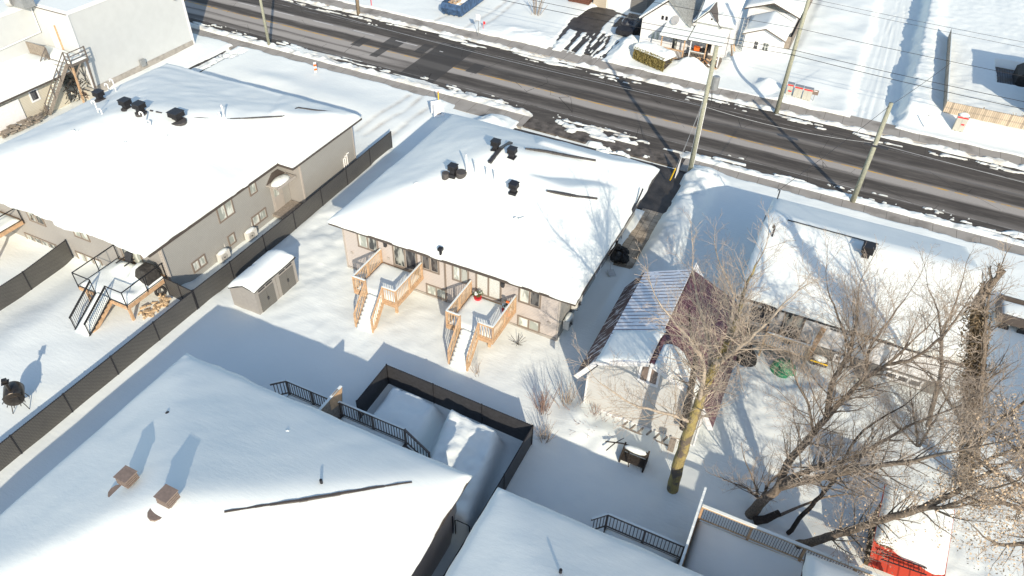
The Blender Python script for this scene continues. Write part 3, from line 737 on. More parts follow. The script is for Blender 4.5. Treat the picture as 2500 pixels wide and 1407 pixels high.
for px, py in ((1210,364),(1250,383),(1106,424),(1254,468)):
    q = on_roof(cf, px, py); roof_vent(ch, q[0], q[1], q[2], .49, h=.56)
    if px in (1106, 1254):
        b = MB(); s_ = 1 if px == 1106 else .0
        M = Matrix.Translation((q[0], q[1], q[2]-.14))
        for dx, dy, rr in ((-.40, -.20, .24), (.46, .20, .36))[:2*int(s_)]: b.tube([(q[0]+dx, q[1]+dy, q[2]-.35), (q[0]+dx, q[1]+dy-.0, q[2]+.05+.1*s_*(dx > 0))], [rr, rr*.92], 14)
        if b.v: b.build('vent_flashing', 'shingle', ch)
for px, py, h in ((1139,418,.95),(1161,421,.60),(1189,431,.42),(1208,440,.45)):
    q = on_roof(cf, px, py); cane_pipe(ch, q[0], q[1], q[2], h, rot=R(125))
q = on_roof(cf, 1076, 620, .2); b = MB(); b.tube([(q[0],q[1],q[2]-.2),(q[0],q[1],q[2]+.28)], .09, 10); b.box(q[0]-.13,q[0]+.13,q[1]-.13,q[1]+.13,q[2]+.25,q[2]+.42); b.build('exhaust_hood', 'black', ch)
cy = 28.75
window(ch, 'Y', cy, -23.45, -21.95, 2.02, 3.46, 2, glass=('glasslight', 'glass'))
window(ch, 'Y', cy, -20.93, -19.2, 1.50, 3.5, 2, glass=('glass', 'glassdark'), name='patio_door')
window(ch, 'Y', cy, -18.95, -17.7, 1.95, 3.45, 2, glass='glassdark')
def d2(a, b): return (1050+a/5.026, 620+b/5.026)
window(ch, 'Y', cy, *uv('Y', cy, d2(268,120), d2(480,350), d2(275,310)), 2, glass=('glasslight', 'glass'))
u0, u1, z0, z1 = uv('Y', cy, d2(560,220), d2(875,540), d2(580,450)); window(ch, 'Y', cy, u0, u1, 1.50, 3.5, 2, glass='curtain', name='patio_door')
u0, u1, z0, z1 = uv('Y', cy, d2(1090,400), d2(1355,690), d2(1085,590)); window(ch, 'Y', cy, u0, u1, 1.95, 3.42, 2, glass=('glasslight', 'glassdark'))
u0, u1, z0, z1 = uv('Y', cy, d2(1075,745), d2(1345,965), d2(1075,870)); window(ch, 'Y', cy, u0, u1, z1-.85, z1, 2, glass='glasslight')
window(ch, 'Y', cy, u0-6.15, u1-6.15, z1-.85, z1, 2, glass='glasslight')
b = MB(); q = WY(*d2(180, 75), cy); b.box(q[0]-.04, q[0]+.05, cy-.07, cy, -.2, EZ-.1); b.build('downspout', 'trim', ch)
q = WY(944, 592, cy); lantern(ch, 'Y', cy, q[0], q[2]); q = WY(1231, 690, cy); lantern(ch, 'Y', cy, q[0], q[2])
for px, py in ((860,616),(949,630),(1340,787)):
    q = WY(px, py, cy); b = MB(); b.box(q[0]-.08, q[0]+.08, cy-.07, cy, q[2]-.07, q[2]+.07); b.build('dryer_vent', 'trimlight', ch)
b = MB(); b.box(-24.48, -10.07, 28.7, 28.75, -.6, .12); b.build('foundation', 'concrete', ch)
# right wall fittings
cx = -10.03
window(ch, 'X', cx, 34.9, 35.9, .05, 2.15, 1, glass='glassdark', name='side_door', frame='white')
window(ch, 'X', cx, 30.6, 31.3, .5, 1.5, 1, glass='glassdark'); window(ch, 'X', cx, 32.6, 33.4, .4, 1.3, 1, glass='glassdark')
b = MB(); b.box(cx, cx+.85, 34.6, 36.1, 2.45, 2.53); b.box(cx+.8, cx+.85, 34.6, 36.1, 2.35, 2.53); b.build('door_canopy', 'fascia', ch)
b = MB(); b.blob((cx+.42, 35.35, 2.56), (.42, .72, .2), 12, 6, .05, 5); b.build('canopy_snow', 'snow', ch, smooth=True)
b = MB(); b.box(cx, cx+.18, 39.6, 40.0, 1.0, 1.7); b.tube([(cx+.08, 39.8, 1.7),(cx+.08, 39.8, 3.3)], .03, 6); b.tube([(cx+.09, 39.8, 1.0),(cx+.09, 39.8, -.2)], .03, 6); b.build('electric_meter', 'galv', ch)
b = MB(); b.tube([(cx+.1, 38.6, -.2),(cx+.1, 38.6, 1.3),(cx+.1, 38.75, 1.35)], .05, 8); b.build('intake_pipe', 'pvc', ch)
b = MB(); b.prismYZ([(37.6, 3.6), (38.4, 3.6), (38.3, 4.05), (37.7, 3.95)], -9.05, -8.93); b.beam((-8.95, 38.3, 4.0), (-8.95, 39.4, 4.5), .08, .1); b.build('bent_gutter', 'charcoal', ch)
heat_pump('lower heat pump near the back corner on the shaded side wall of the taupe bungalow', -9.78, 29.75, .42)
heat_pump('larger heat pump hanging higher on the shaded side wall of the taupe bungalow', -9.78, 30.95, 1.0)

# ================================================================== LEFT HOUSE
lh = thing('bungalow', 'greige bungalow at left with canopied side door and four black roof vents in a row', 'house', (-40, 30, 0), 'snow covered bungalows')
lf = maxf(hipf(-49.5, -31.95, 20.9, 39.3, EZ, .27, .5, .30), hipf(-37.5, -30.7, 32.0, 39.9, EZ, .30, .25, .42))
wallbox(lh, -49.0, -32.4, 21.9, 38.6, -1.6, EZ-.12, 'greige')
wallbox(lh, -34, -31.1, 33.1, 39.2, -1.2, EZ-.125, 'greige', 'bay_wall')
b = MB(); b.box(-32.40, -32.37, 21.95, 33.05, -1.2, EZ-.13); b.build('side_cladding', 'stonegrey', lh); b = MB(); b.box(-31.10, -31.08, 33.12, 39.18, -1, EZ-.13); b.build('side_cladding', 'stonegrey', lh)
for bx_ in ((-32.46, -32.33, 21.83, 21.96), (-31.17, -31.05, 33.05, 33.17), (-31.16, -31.06, 39.12, 39.23)): b = MB(); b.box(*bx_, -1, EZ-.13); b.build('corner_trim', 'trimlight', lh)
roof_surface('roof', lh, -49.5, -31.95, 20.9, 39.3, hipf(-49.5, -31.95, 20.9, 39.3, EZ, .27, .5, .30), 0, 'shingle', bottom=EZ-.03, res=.5)
roof_surface('roof_wing', lh, -37.5, -30.7, 32.0, 39.9, hipf(-37.5, -30.7, 32.0, 39.9, EZ, .30, .25, .42), 0, 'shingle', bottom=EZ-.03, res=.5)
xs = np.concatenate([np.arange(-49.56, -31.95, .2), [-31.93], np.arange(-31.75, -30.7, .2), [-30.64]])
ys = np.concatenate([np.arange(20.76, 32.0, .2), [31.98], np.arange(32.15, 39.9, .2), [39.96]])
XX, YY = np.meshgrid(xs, ys)
dd = np.minimum.reduce([XX-xs[0], YY-ys[0], ys[-1]-YY, np.where(YY < 31.99, -31.93-XX, -30.64-XX), np.maximum(np.maximum(-31.93-XX, YY-31.98), 0)])
inside = ~((XX > -31.92) & (YY < 31.97))
ZZ = lf(np.clip(XX, -49.5, -30.7), np.clip(YY, 20.9, 39.9))+.32*(1-.75*np.exp(-np.maximum(dd, 0)/.16))+.13*fbm(XX*.3, YY*.3, 17, 3)+.03*fbm(XX*1.2, YY*1.2, 19, 3)
XX2 = XX+np.where(np.abs(XX+31.93) < .01, .10*fbm(YY*.9, YY*0, 7, 3), 0); YY2 = YY+np.where(np.abs(YY-ys[0]) < .01, -.04-.5*np.abs(fbm(XX*.45, XX*0, 8, 4)), 0)
kc = inside[:-1,:-1] & inside[:-1,1:] & inside[1:,1:] & inside[1:,:-1]
# lower the outermost ring so that the snow has a real edge
ny, nx = ZZ.shape; edge = np.zeros_like(inside)
edge[0,:] = edge[-1,:] = edge[:,0] = edge[:,-1] = True
edge |= inside & ((np.abs(XX+31.93) < .01) & (YY < 31.97)) | inside & ((np.abs(YY-31.98) < .01) & (XX > -31.92))
ZZ = np.where(edge, EZ+.0, ZZ); 
grid_obj('snow_cover', XX2, YY2, ZZ, 'snow', lh, keep=kc)
gutter(lh, -49.53, -31.92, 20.87, 39.33, EZ); gutter(lh, -33.0, -30.67, 31.97, 39.93, EZ)
def lf_on(px, py, off=.3): return on_roof(lf, px, py, off)
for px, py, s in ((245,243,.6),(310,265,.62),(344,274,.64),(434,294,.78)):
    q = lf_on(px, py); roof_vent(lh, q[0], q[1], q[2], s)
    b = MB(); b.tube([(q[0]+.15,q[1]-.12,q[2]-.3),(q[0]+.15,q[1]-.12,q[2]+.07)], .55 if px > 400 else .38, 12); b.build('vent_flashing', 'shingle', lh)
for px, py, h in ((240,275,.75),(250,280,.3),(357,305,.8),(369,310,.35),(283,222,.8),(267,222,.45),(549,290,.85),(540,293,.4)):
    q = lf_on(px, py); cane_pipe(lh, q[0], q[1], q[2], h, rot=R(200 if px < 500 else 150))
for pts in (((366,269),(402,277)), ((456,286),(560,290),(690,283)), ((692,283),(727,262),(770,268),(812,273)), ((409,328),(405,357))):
    b = MB(); pp = []
    for px, py in pts:
        q = lf_on(px, py, .36); pp.append((q[0], q[1], q[2]-.03))
    for a, c in zip(pp[:-1], pp[1:]):
        for i in range(5):
            f0, f1 = i/5, (i+1)/5
            if len(pts) == 2 and px < 410 and i in (1, 4): continue
            b.beam([a[j]*(1-f0)+c[j]*f0 for j in range(3)], [a[j]*(1-f1)+c[j]*f1 for j in range(3)], .07+.05*random.random(), .07)
    b.build('ridge_cap', 'shingle', lh)
ly = 21.9
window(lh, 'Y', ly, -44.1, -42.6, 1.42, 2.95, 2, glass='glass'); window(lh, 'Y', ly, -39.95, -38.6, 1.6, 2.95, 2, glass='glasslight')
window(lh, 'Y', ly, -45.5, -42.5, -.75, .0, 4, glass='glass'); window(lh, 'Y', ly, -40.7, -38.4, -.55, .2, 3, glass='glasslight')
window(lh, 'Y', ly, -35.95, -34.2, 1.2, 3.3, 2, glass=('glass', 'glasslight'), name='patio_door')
b = MB(); b.box(-48.9, -32.5, 21.85, 21.9, -1.4, -.78); b.build('foundation', 'concrete', lh)
lx = -32.37
window(lh, 'X', lx, 23.6, 24.75, .2, 1.0, 2, glass='glasslight'); window(lh, 'X', lx, 26.75, 27.4, .15, .95, 1, glass='glasslight')
window(lh, 'X', lx, 26.5, 27.9, 2.15, 3.5, 2, glass='glasslight'); window(lh, 'X', lx, 29.05, 30.5, .2, 1.0, 2, glass='glasslight')
window(lh, 'X', lx, 29.45, 30.15, 2.45, 3.5, 1, glass='glasslight')
b = MB(wframe('X', lx)); b.box(31.3, 32.35, -.04, .02, .1, 2.3); b.box(31.4, 32.25, -.06, .02, .14, 2.22); d_ = b.build('side_door', 'trimlight', lh)
b = MB(wframe('X', lx)); b.box(31.5, 31.95, -.075, 0, 1.2, 2.05); b.build('pane', 'glasslight', d_)
b = MB(wframe('X', lx)); b.blob((32.15, -.1, 1.1), (.035, .04, .035), 8, 5, 0); b.build('handle', 'galv', d_)
b = MB(); b.box(lx, lx+.95, 31.0, 32.9, 2.35, 2.42); b.box(lx+.9, lx+.97, 31.0, 32.9, 2.27, 2.45); b.build('door_canopy', 'trimlight', lh)
b = MB(); b.prismYZ([(31.0, 2.42), (32.9, 2.42), (32.3, 3.0), (31.7, 3.0)], lx, lx+.06); b.build('canopy_gable', 'fascia', lh)
b = MB(); b.blob((lx+.47, 31.9, 2.42), (.46, .85, .26), 14, 6, .04, 15); b.build('canopy_snow', 'snow', lh, smooth=True)
b = MB(); b.box(lx, lx+1.05, 31.0, 33.0, -.1, .09); b.box(lx+1.05, lx+1.35, 31.2, 32.8, -.3, -.06); b.build('entry_step', 'oldwood', lh)
for k in range(3): b = MB(); b.tube([(-31.04, 37.7+.22*k, .2),(-31.04, 37.7+.22*k, 1.3+.1*k),(-30.9, 37.78+.22*k, 1.42+.1*k)], .045, 8); b.build('vent_pipe', 'pvc', lh)
b = MB(); b.box(-32.33, -32.24, 21.88, 21.97, -1, EZ-.15); b.build('downspout', 'trimlight', lh)
heat_pump('heat pump on the greige side wall, nearer the black railed deck', -32.1, 25.9, -.2)
heat_pump('heat pump on the greige side wall, closer to the side entrance', -32.1, 28.5, -.2)

# ================================================================== LOWER HOUSES (seen from above)
def low_house(x0, x1, y0, y1, label, s=.45, seed=5, e=3.62):
    t = thing('bungalow', label, 'house', ((x0+x1)/2, (y0+y1)/2, 0), 'snow covered bungalows')
    f = hipf(x0, x1, y0, y1, e, s, .45)
    wallbox(t, x0+.35, x1-.40, y0+.4, y1-.45, -1, e-.12, 'taupe')
    roof_surface('roof', t, x0, x1, y0, y1, f, 0, 'shingle', bottom=e-.03, res=.5)
    roof_surface('snow_cover', t, x0, x1, y0, y1, f, .34, 'snow', over=.08, res=.14, seed=seed, wob=.10, drift=.055)
    gutter(t, x0-.03, x1+.03, y0-.03, y1+.03, e)
    return t, f
ah, af = low_house(-24.45, -8.9, .8, 16.0, 'bungalow whose snowy roof has two brown box vents, at the lower left', seed=23)
for px, py in ((319,1186),(417,1234)):
    q = on_roof(af, px, py, .2); roof_vent(ah, q[0]+.05, q[1], q[2], .54, 'browncap', .72, neck=.5)
    b = MB(); M = Matrix.Translation((q[0]-.15, q[1]-.42, q[2]))
    b.tube([(q[0]-.2, q[1]-.42, q[2]-.25), (q[0]-.2, q[1]-.42, q[2]+.03)], [.36, .33], 12); b.build('vent_flashing', 'browncap', ah)
q = on_roof(af, 785, 1180, .3); b = MB(); b.tube([(q[0],q[1],q[2]-.3),(q[0],q[1],q[2]+.22)], .06, 10); b.build('vent_pipe', 'black', ah)
q = on_roof(af, 409, 1009, .3); b = MB(); b.blob((q[0],q[1],q[2]), (.09,.09,.09), 8, 6, .1); b.build('pipe_cap', 'black', ah)
pp = [on_roof(af, px, py, .36) for px, py in ((547,1250),(640,1235),(730,1222),(830,1205),(920,1190),(1005,1177))]
b = MB()
for i in range(25):
    t0, t1 = i/25*5, (i+1)/25*5
    a = pp[min(int(t0), 4)]*(1-(t0-min(int(t0), 4)))+pp[min(int(t0), 4)+1]*(t0-min(int(t0), 4)); c = pp[min(int(t1), 4)]*(1-(t1-min(int(t1), 4)))+pp[min(int(t1), 4)+1]*(t1-min(int(t1), 4))
    b.beam((a[0],a[1],a[2]-.02+.012*math.sin(i*1.7)), (c[0],c[1],c[2]-.02+.012*math.sin(i*1.7+1.7)), .03+.07*math.sin(math.pi*(i+.5)/25)+.035*random.random(), .08)
b.build('ridge_cap', 'fascia', ah)
bh, bf = low_house(-7.55, 7.4, .8, 16.05, 'bungalow whose blue shaded snow roof fills the bottom centre edge', seed=29)
q = on_roof(bf, 1368, 1400, .3); b = MB(); b.tube([(q[0],q[1],q[2]-.3),(q[0],q[1],q[2]+.25)], .06, 10); b.build('vent_pipe', 'black', bh)
# small roof corner of the next home beyond the dividing screen
kh = thing('bungalow', 'home with only a snowy roof corner showing behind the cedar topped deck rail', 'house', (6.4, 11.5, 0), 'snow covered bungalows')
kf = hipf(4.55, 8.6, 6, 18.8, 3.62, .42, .4)
wallbox(kh, 4.95, 8.2, 6.4, 18.4, -1, 3.5, 'taupe'); roof_surface('roof', kh, 4.55, 8.6, 6, 18.8, kf, 0, 'shingle', bottom=3.59, res=.5)
roof_surface('snow_cover', kh, 4.55, 8.6, 6, 18.8, kf, .32, 'snow', over=.05, res=.2, seed=37); gutter(kh, 4.52, 8.63, 5.97, 18.83, 3.62)
low_house(15.6, 30.5, 1.5, 16.6, 'unseen bungalow added for its shadow, just past the lower right picture corner', seed=39)  # unseen house, added to cast shade over the lower right yards

def roof_bits(parent, f, pts, mat='snow'):
    rnd = random.Random(len(pts))
    for px, py, s in pts:
        q = on_roof(f, px, py, .30); b = MB()
        for i in range(4): b.blob((q[0]+rnd.uniform(-s,s), q[1]+rnd.uniform(-s,s)*.6, q[2]+.01), (s*.55, s*.4, s*.28), 8, 5, .25, i)
        b.build('snow_clump', mat, parent, smooth=True)
roof_bits(ch, cf, ((1268,533,.22),(1013,448,.18)))
roof_bits(lh, lf, ((190,320,.3),(305,350,.3)))
roof_bits(ah, af, ((693,1053,.14),(723,1095,.06)))

# ================================================================== DECKS
def rail_run(parent, p, q, zb0, zb1, h, mat, balmat=None, snow=True, step=.15, bw=.032, cap=(.09, .035), name='railing', topmat=None, snowh=.05):
    p = Vector((p[0], p[1], 0)); q = Vector((q[0], q[1], 0)); L = (q-p).length; n = max(2, int(L/step))
    b = MB()
    def at(t, z): v = p.lerp(q, t); return (v.x, v.y, z)
    zt = lambda t: (zb0*(1-t)+zb1*t)
    b.beam(at(0, zt(0)+h), at(1, zt(1)+h), cap[0], cap[1]); b.beam(at(0, zt(0)+h-.075), at(1, zt(1)+h-.075), .04, .08)
    b.beam(at(0, zt(0)+.1), at(1, zt(1)+.1), .04, .07)
    o = b.build(name, topmat or mat, parent)
    c = MB()
    for i in range(1, n):
        t = i/n; c.beam(at(t, zt(t)+.135), at(t, zt(t)+h-.115), bw, bw)
    c.build('balusters', balmat or mat, o)
    if snow:
        s = MB(); m = max(3, int(L/.25)); pts = [at(i/m, zt(i/m)+h+.03+.012*random.random()) for i in range(m+1)]
        for a, c_ in zip(pts[:-1], pts[1:]): s.beam(a, c_, cap[0]*.92, snowh)
        s.build('snow_cap', 'snow', o)
    return o
def post(parent, x, y, z0, z1, mat, w=.09, name='post'):
    b = MB(); b.box(x-w/2, x+w/2, y-w/2, y+w/2, z0, z1); return b.build(name, mat, parent)
def pillow(parent, x0, x1, y0, y1, z, h, name='snow_cover', seed=1, res=.12, amp=.08, fn=None, mat='snow'):
    xs = np.linspace(x0, x1, max(4, int((x1-x0)/res))); ys = np.linspace(y0, y1, max(4, int((y1-y0)/res))); X, Y = np.meshgrid(xs, ys)
    d = np.minimum.reduce([X-x0, x1-X, Y-y0, y1-Y])
    Z = z+h*(1-.9*np.exp(-d/.10))+amp*fbm(X*.7, Y*.7, seed, 3)*np.minimum(1, d*4)
    if fn is not None: Z = Z+fn(X, Y)*np.minimum(1, d*5)
    Z = np.maximum(Z, z+.01)
    return grid_obj(name, X, Y, Z, mat, parent, skirt=z)
def deck(name, label, group, x0, x1, yw, yf, zp, h, sx0, sx1, yb, mat, railmat=None, balmat=None, gz0=0.0, style='wood', snowfn=None, posts=None, boards='cedar'):
    t = thing(name, label, 'deck', ((x0+x1)/2, (yw+yf)/2, 0), group)
    b = MB(); b.box(x0, x1, yf, yw, zp-.04, zp); b.build('platform', mat, t)
    for (p, q) in (((x0,yf),(x1,yf)), ((x1,yf),(x1,yw)), ((x0,yf),(x0,yw))):
        b = MB(); b.beam((p[0],p[1],zp-.14), (q[0],q[1],zp-.14), .05, .20); b.build('rim_joist', mat, t)
    pillow(t, x0+.05, x1-.05, yf+.05, yw-.15, zp+.001, .24, seed=int(abs(x0)*10), fn=snowfn)
    for x, y in (posts or ((x1-.35, yf+.35), (x0+.35, yf+.35))): post(t, x, y, gz0-.3, zp-.05, mat, .14, 'support_post')
    rm = railmat or mat
    w_ = .09 if style == 'wood' else .045
    for x, y in ((x0,yf),(x0,yw-.1),(sx0,yf),(sx1,yf),(x1,yf),(x1,yw-.1),(x1,(yf+yw)/2),(x0,(yf+yw)/2)): post(t, x, y, zp-.2, zp+h+.02, rm, w_, 'railing_post')
    kw = dict(snow=(style == 'wood'))
    if style == 'glass':
        for (p, q) in (((x0,yw),(x0,yf)),((x0,yf),(sx0,yf)),((sx1,yf),(x1,yf)),((x1,yf),(x1,yw))):
            b = MB(); b.beam((p[0],p[1],zp+h),(q[0],q[1],zp+h),.05,.045); b.beam((p[0],p[1],zp+.1),(q[0],q[1],zp+.1),.04,.03); b.build('railing', rm, t)
    else:
        for (p, q) in (((x0,yw-.1),(x0,yf)),((x0,yf),(sx0,yf)),((sx1,yf),(x1,yf)),((x1,yf),(x1,yw-.1))): rail_run(t, p, q, zp, zp, h, rm, balmat, True)
    # stairs
    n = int(round((zp-gz0)/.185)); run = (yf-yb)/n; sdx = 0
    for sx in (sx0+.05, sx1-.05):
        b = MB(); pts = [(yf, zp-.04)]
        for i in range(n): pts += [(yf-run*i-.001, zp-.185*(i+1)), (yf-run*(i+1), zp-.185*(i+1))]
        pts += [(yb, gz0-.2), (yb+.30, gz0-.2), (yf, zp-.38)]
        b.prismYZ(pts, sx-.02, sx+.02); b.build('stringer', mat, t)
    for i in range(n-1):
        z = zp-.185*(i+1); b = MB(); b.box(sx0+.08, sx1-.08, yf-run*(i+1), yf-run*i, z-.03, z-.002); b.build('tread', mat, t)
    xs = np.linspace(sx0+.08, sx1-.08, 8); ys = np.linspace(yb-.05, yf+.02, n*6); X, Y = np.meshgrid(xs, ys)
    s = np.clip((yf-Y)/run, 0, n); k = np.floor(s); fr = s-k
    Z = zp-.185*(k+sstep(.72, 1, fr))+.15+.02*fbm(X*3, Y*3, 4, 2)-.185*np.where(fr > .72, 0, 0)
    if style == 'glass': Z = zp-(yf-Y)/(yf-yb)*(zp-gz0)+.16
    Z[:, 0] -= .06; Z[:, -1] -= .06
    grid_obj('stair_snow', X, Y, Z, 'snow', t, skirt=np.concatenate([Z[0,:]-.13, Z[1:,-1]-.13, Z[-1,-2::-1]-.13, Z[-2:0:-1,0]-.13]))
    for sx in (sx0, sx1):
        post(t, sx, yb+.05, gz0-.3, gz0+.88, rm, w_, 'railing_post')
        rail_run(t, (sx, yf), (sx, yb), zp, gz0-.05, h-.03, rm, balmat, False, step=.15 if style == 'wood' else .11, bw=.032 if style == 'wood' else .018, cap=(.09,.035) if style == 'wood' else (.045,.045), name='stair_railing')
    return t
dk = deck('wooden_deck', 'cedar deck with snowy stairs, left one behind the taupe bungalow, without flower pots', 'cedar decks behind the taupe bungalow', -21.72, -18.86, 28.72, 25.75, 1.42, 1.06, -20.88, -19.72, 24.35, 'cedar', 'cedar', 'pine', posts=((-19.45, 26.55), (-21.4, 26.4)))
copy_tree(dk, (6.22, -.08, -.02), 'cedar deck with potted flowers beside its glass door, right one behind the taupe bungalow')
for x, y, s in ((-14.85, 28.15, 1), (-12.95, 27.95, 2)):
    t = thing('flower_pot', 'red pot of snowy plants at the left side of the curtained patio door' if s == 1 else 'pot of snowy plants in the right back corner of the cedar deck', 'plant pot', (x, y, 1.5), None)
    b = MB(); b.tube([(x,y,1.42),(x,y,1.82)], [.16,.24], 12); b.build('pot', 'pot', t)
    b = MB(); rnd = random.Random(s)
    for i in range(70):
        a = rnd.uniform(0, 6.28); r_ = rnd.uniform(0, .32); z = 1.85+rnd.uniform(0, .4); c = Vector((x+r_*math.cos(a), y+r_*math.sin(a), z)); u = Vector((rnd.uniform(-1,1), rnd.uniform(-1,1), rnd.uniform(-.3,1))).normalized()*.11; v = u.cross(Vector((rnd.random(), rnd.random(), rnd.random()))).normalized()*.04
        b.add([c-v, c+u, c+v, c-u*.6], [(0,1,2,3)])
    b.build('foliage', 'plant', t)
    b = MB()
    for i in range(5): a = rnd.uniform(0, 6.28); b.blob((x+.15*math.cos(a), y+.15*math.sin(a), 2.05+.1*rnd.random()), (.11,.11,.07), 8, 5, .2, i)
    b.build('snow_clump', 'snow', t, smooth=True)
t = thing('garden_torch', 'orange lantern stake standing among the plants at the deck corner', 'lantern', (-12.75, 27.8, 1.5))
b = MB(); b.tube([(-12.78,27.8,1.42),(-12.78,27.8,2.55)], .02, 6); b.build('stake', 'oldwood', t)
b = MB(); b.tube([(-12.78,27.8,1.45),(-12.78,27.8,1.70),(-12.78,27.8,1.78)], [.12,.14,.04], 10); b.box(-12.87,-12.69,27.76,27.84,2.5,2.6); b.build('lamp_body', 'orange', t)

# raised deck with black rails behind the greige house
def dsnow(X, Y):
    return bump(X, Y, -35.0, 21.1, .55, .5, .35)+bump(X, Y, -33.55, 21.1, .45, .55, .75, 4)+bump(X, Y, -32.8, 19.4, .4, .3, .2)
deck('wooden_deck', 'raised deck with thin black rails and snow laden stairs behind the greige bungalow', None, -36.25, -32.4, 21.85, 18.8, 1.25, 1.06, -34.85, -33.7, 16.85, 'cedar', 'black', 'black', gz0=0.0, style='glass', snowfn=dsnow, posts=((-32.55, 18.95), (-36.0, 19.0)))
t = thing('barbecue', 'barbecue under a black fabric cover on the black railed deck', 'barbecue', (-33.0, 20.9, 1.25))
xs = np.linspace(-33.45, -32.55, 16); ys = np.linspace(20.55, 21.55, 16); X, Y = np.meshgrid(xs, ys)
dmin = np.minimum.reduce([X+33.47, -32.53-X, Y-20.53, 21.57-Y]); Z = 1.3+1.05*np.minimum(1, (dmin/.16))**.45+.05*fbm(X*3, Y*3, 5, 3)
grid_obj('cover', X, Y, Z, 'tarpblack', t, skirt=1.3)
b = MB(); b.box(-33.3,-32.7,20.7,21.4,1.26,1.6); b.build('cart', 'black', t)
t = thing('adirondack_chair', 'dark slatted chair half buried in snow on the black railed deck', 'chair', (-35.05, 21.35, 1.3))
b = MB(); n = 9
for i in range(n):
    a = -0.6+1.2*i/(n-1); b.beam((-35.05+.30*math.sin(a), 21.35+.04, 1.5), (-35.05+.42*math.sin(a), 21.72, 2.22-.10*abs(a)), .075, .02, (0,1,0))
b.build('backrest', 'charcoal', t)
b = MB(); b.box(-35.42,-35.34,20.95,21.6,1.78,1.82); b.box(-34.76,-34.68,20.95,21.6,1.78,1.82); b.box(-35.4,-34.7,21.0,21.55,1.55,1.6); b.build('seat', 'charcoal', t)
for i in range(3):
    pass
t = thing('tyre', 'old tyre leaning under the black railed deck', 'tyre', (-32.9, 21.4, 0))
b = MB(Matrix.Translation((-32.75, 21.3, .38))@Matrix.Rotation(R(70), 4, 'Y')@Matrix.Rotation(R(15), 4, 'X'))
n = 20; vs = []; fs = []
for i in range(n):
    A = 2*math.pi*i/n
    for k in range(8):
        B = 2*math.pi*k/8; r_ = .27+.09*math.cos(B); vs.append((r_*math.cos(A), r_*math.sin(A), .10*math.sin(B)))
for i in range(n):
    for k in range(8): fs.append((i*8+k, ((i+1)%n)*8+k, ((i+1)%n)*8+(k+1)%8, i*8+(k+1)%8))
b.add(vs, fs); b.build('tread_ring', 'tyre', t, smooth=True)
wd = thing('firewood', 'scattered split firewood heap under the black railed deck', 'firewood', (-32.6, 20.4, 0))
b = MB(); rnd = random.Random(4)
for i in range(46):
    x = -32.25+rnd.uniform(-.5,.45); y = 20.3+rnd.uniform(-.9,.9); z = .05+rnd.uniform(0,.22); a = rnd.uniform(0, 3.14); l = .19
    b.beam((x-l*math.cos(a), y-l*math.sin(a), z), (x+l*math.cos(a), y+l*math.sin(a), z+rnd.uniform(-.08,.08)), rnd.uniform(.07,.14), rnd.uniform(.06,.11))
b.build('logs', 'firewood', wd)
b = MB(); b.prism([(-35.8,19.6),(-32.6,19.3),(-32.1,21.8),(-35.8,21.8)], -.3, .035); tag(b.build('gravel_bed', 'gravel'), kind='structure')
# corner of another deck at the left picture edge
dk2 = thing('wooden_deck', 'cedar deck corner with black rail at the left picture edge', 'deck', (-46.4, 20.5, 0))
b = MB(); b.box(-50, -44.8, 18.9, 21.85, .95, 1.2); b.build('platform', 'cedar', dk2)
pillow(dk2, -49.9, -44.9, 19.0, 21.75, 1.201, .2, seed=3)
for p, q in (((-50,18.9),(-44.8,18.9)),((-44.8,18.9),(-44.8,21.8))):
    b = MB(); b.beam((*p,2.25),(*q,2.25),.05,.05); b.beam((*p,1.3),(*q,1.3),.04,.03); b.build('railing', 'black', dk2)
for x, y in ((-44.8,18.9),(-44.8,21.8),(-47.2,18.9)): post(dk2, x, y, 1.0, 2.27, 'black', .05, 'railing_post')
post(dk2, -45.0, 19.1, -1.2, .95, 'cedar', .14, 'support_post')

# grey slatted balconies of the lower homes and wooden privacy screens
def low_deck(label, x0, x1, yr, zp, diag, dropx, y0):
    t = thing('wooden_deck', label, 'deck', ((x0+x1)/2, yr-.6, 0), None)
    b = MB(); b.box(x0, x1, y0, yr, zp-.16, zp); b.build('platform', 'greywood', t)
    pillow(t, x0+.05, x1-.05, y0, yr-.05, zp+.001, .22, seed=int(x0+50))
    rail_run(t, (x0, yr), (x1, yr), zp, zp, 1.02, 'greywood', None, True, snowh=.03); rail_run(t, (x0-.55, yr-.55), (x0, yr), zp, zp, 1.02, 'greywood', None, True, snowh=.03)
    n = 2
    for i in range(n+1): x = x0+(x1-x0)*i/n; post(t, x, yr, zp-.2, zp+1.05, 'greywood', .09, 'railing_post')
    for i in range(2): post(t, x0+.3+(x1-x0-.6)*i, yr-.2, -.6, zp-.16, 'greywood', .14, 'support_post')
    if dropx:
        rail_run(t, (x1, yr), (x1+dropx, yr-.05), zp, zp-.72*dropx, 1.02, 'greywood', None, False, name='stair_railing')
        post(t, x1+dropx, yr-.05, -.3, zp-.72*dropx+1.05, 'greywood', .09, 'railing_post')
        b = MB(); b.beam((x1, yr-.1, zp-.15), (x1+dropx*1.4, yr-.1, zp-.15-.72*dropx*1.4), .04, .26); b.build('stringer', 'greywood', t)
    return t
low_deck('grey balcony with slatted rail, left of the wooden screen on the two-vent bungalow', -20.15, -17.15, 17.75, 1.28, 1, 0, 15.9)
low_deck('grey balcony with slatted rail stepping down to stairs, right of the wooden screen', -16.95, -13.3, 17.8, 1.28, 0, 1.3, 15.9)
low_deck('grey balcony with slatted rail behind the bottom centre blue roof', -3.2, .15, 17.85, 1.28, 1, 0, 15.9)
t = thing('privacy_screen', 'slanted brown wooden privacy screen between two grey balconies', 'screen', (-17.05, 17, 0))
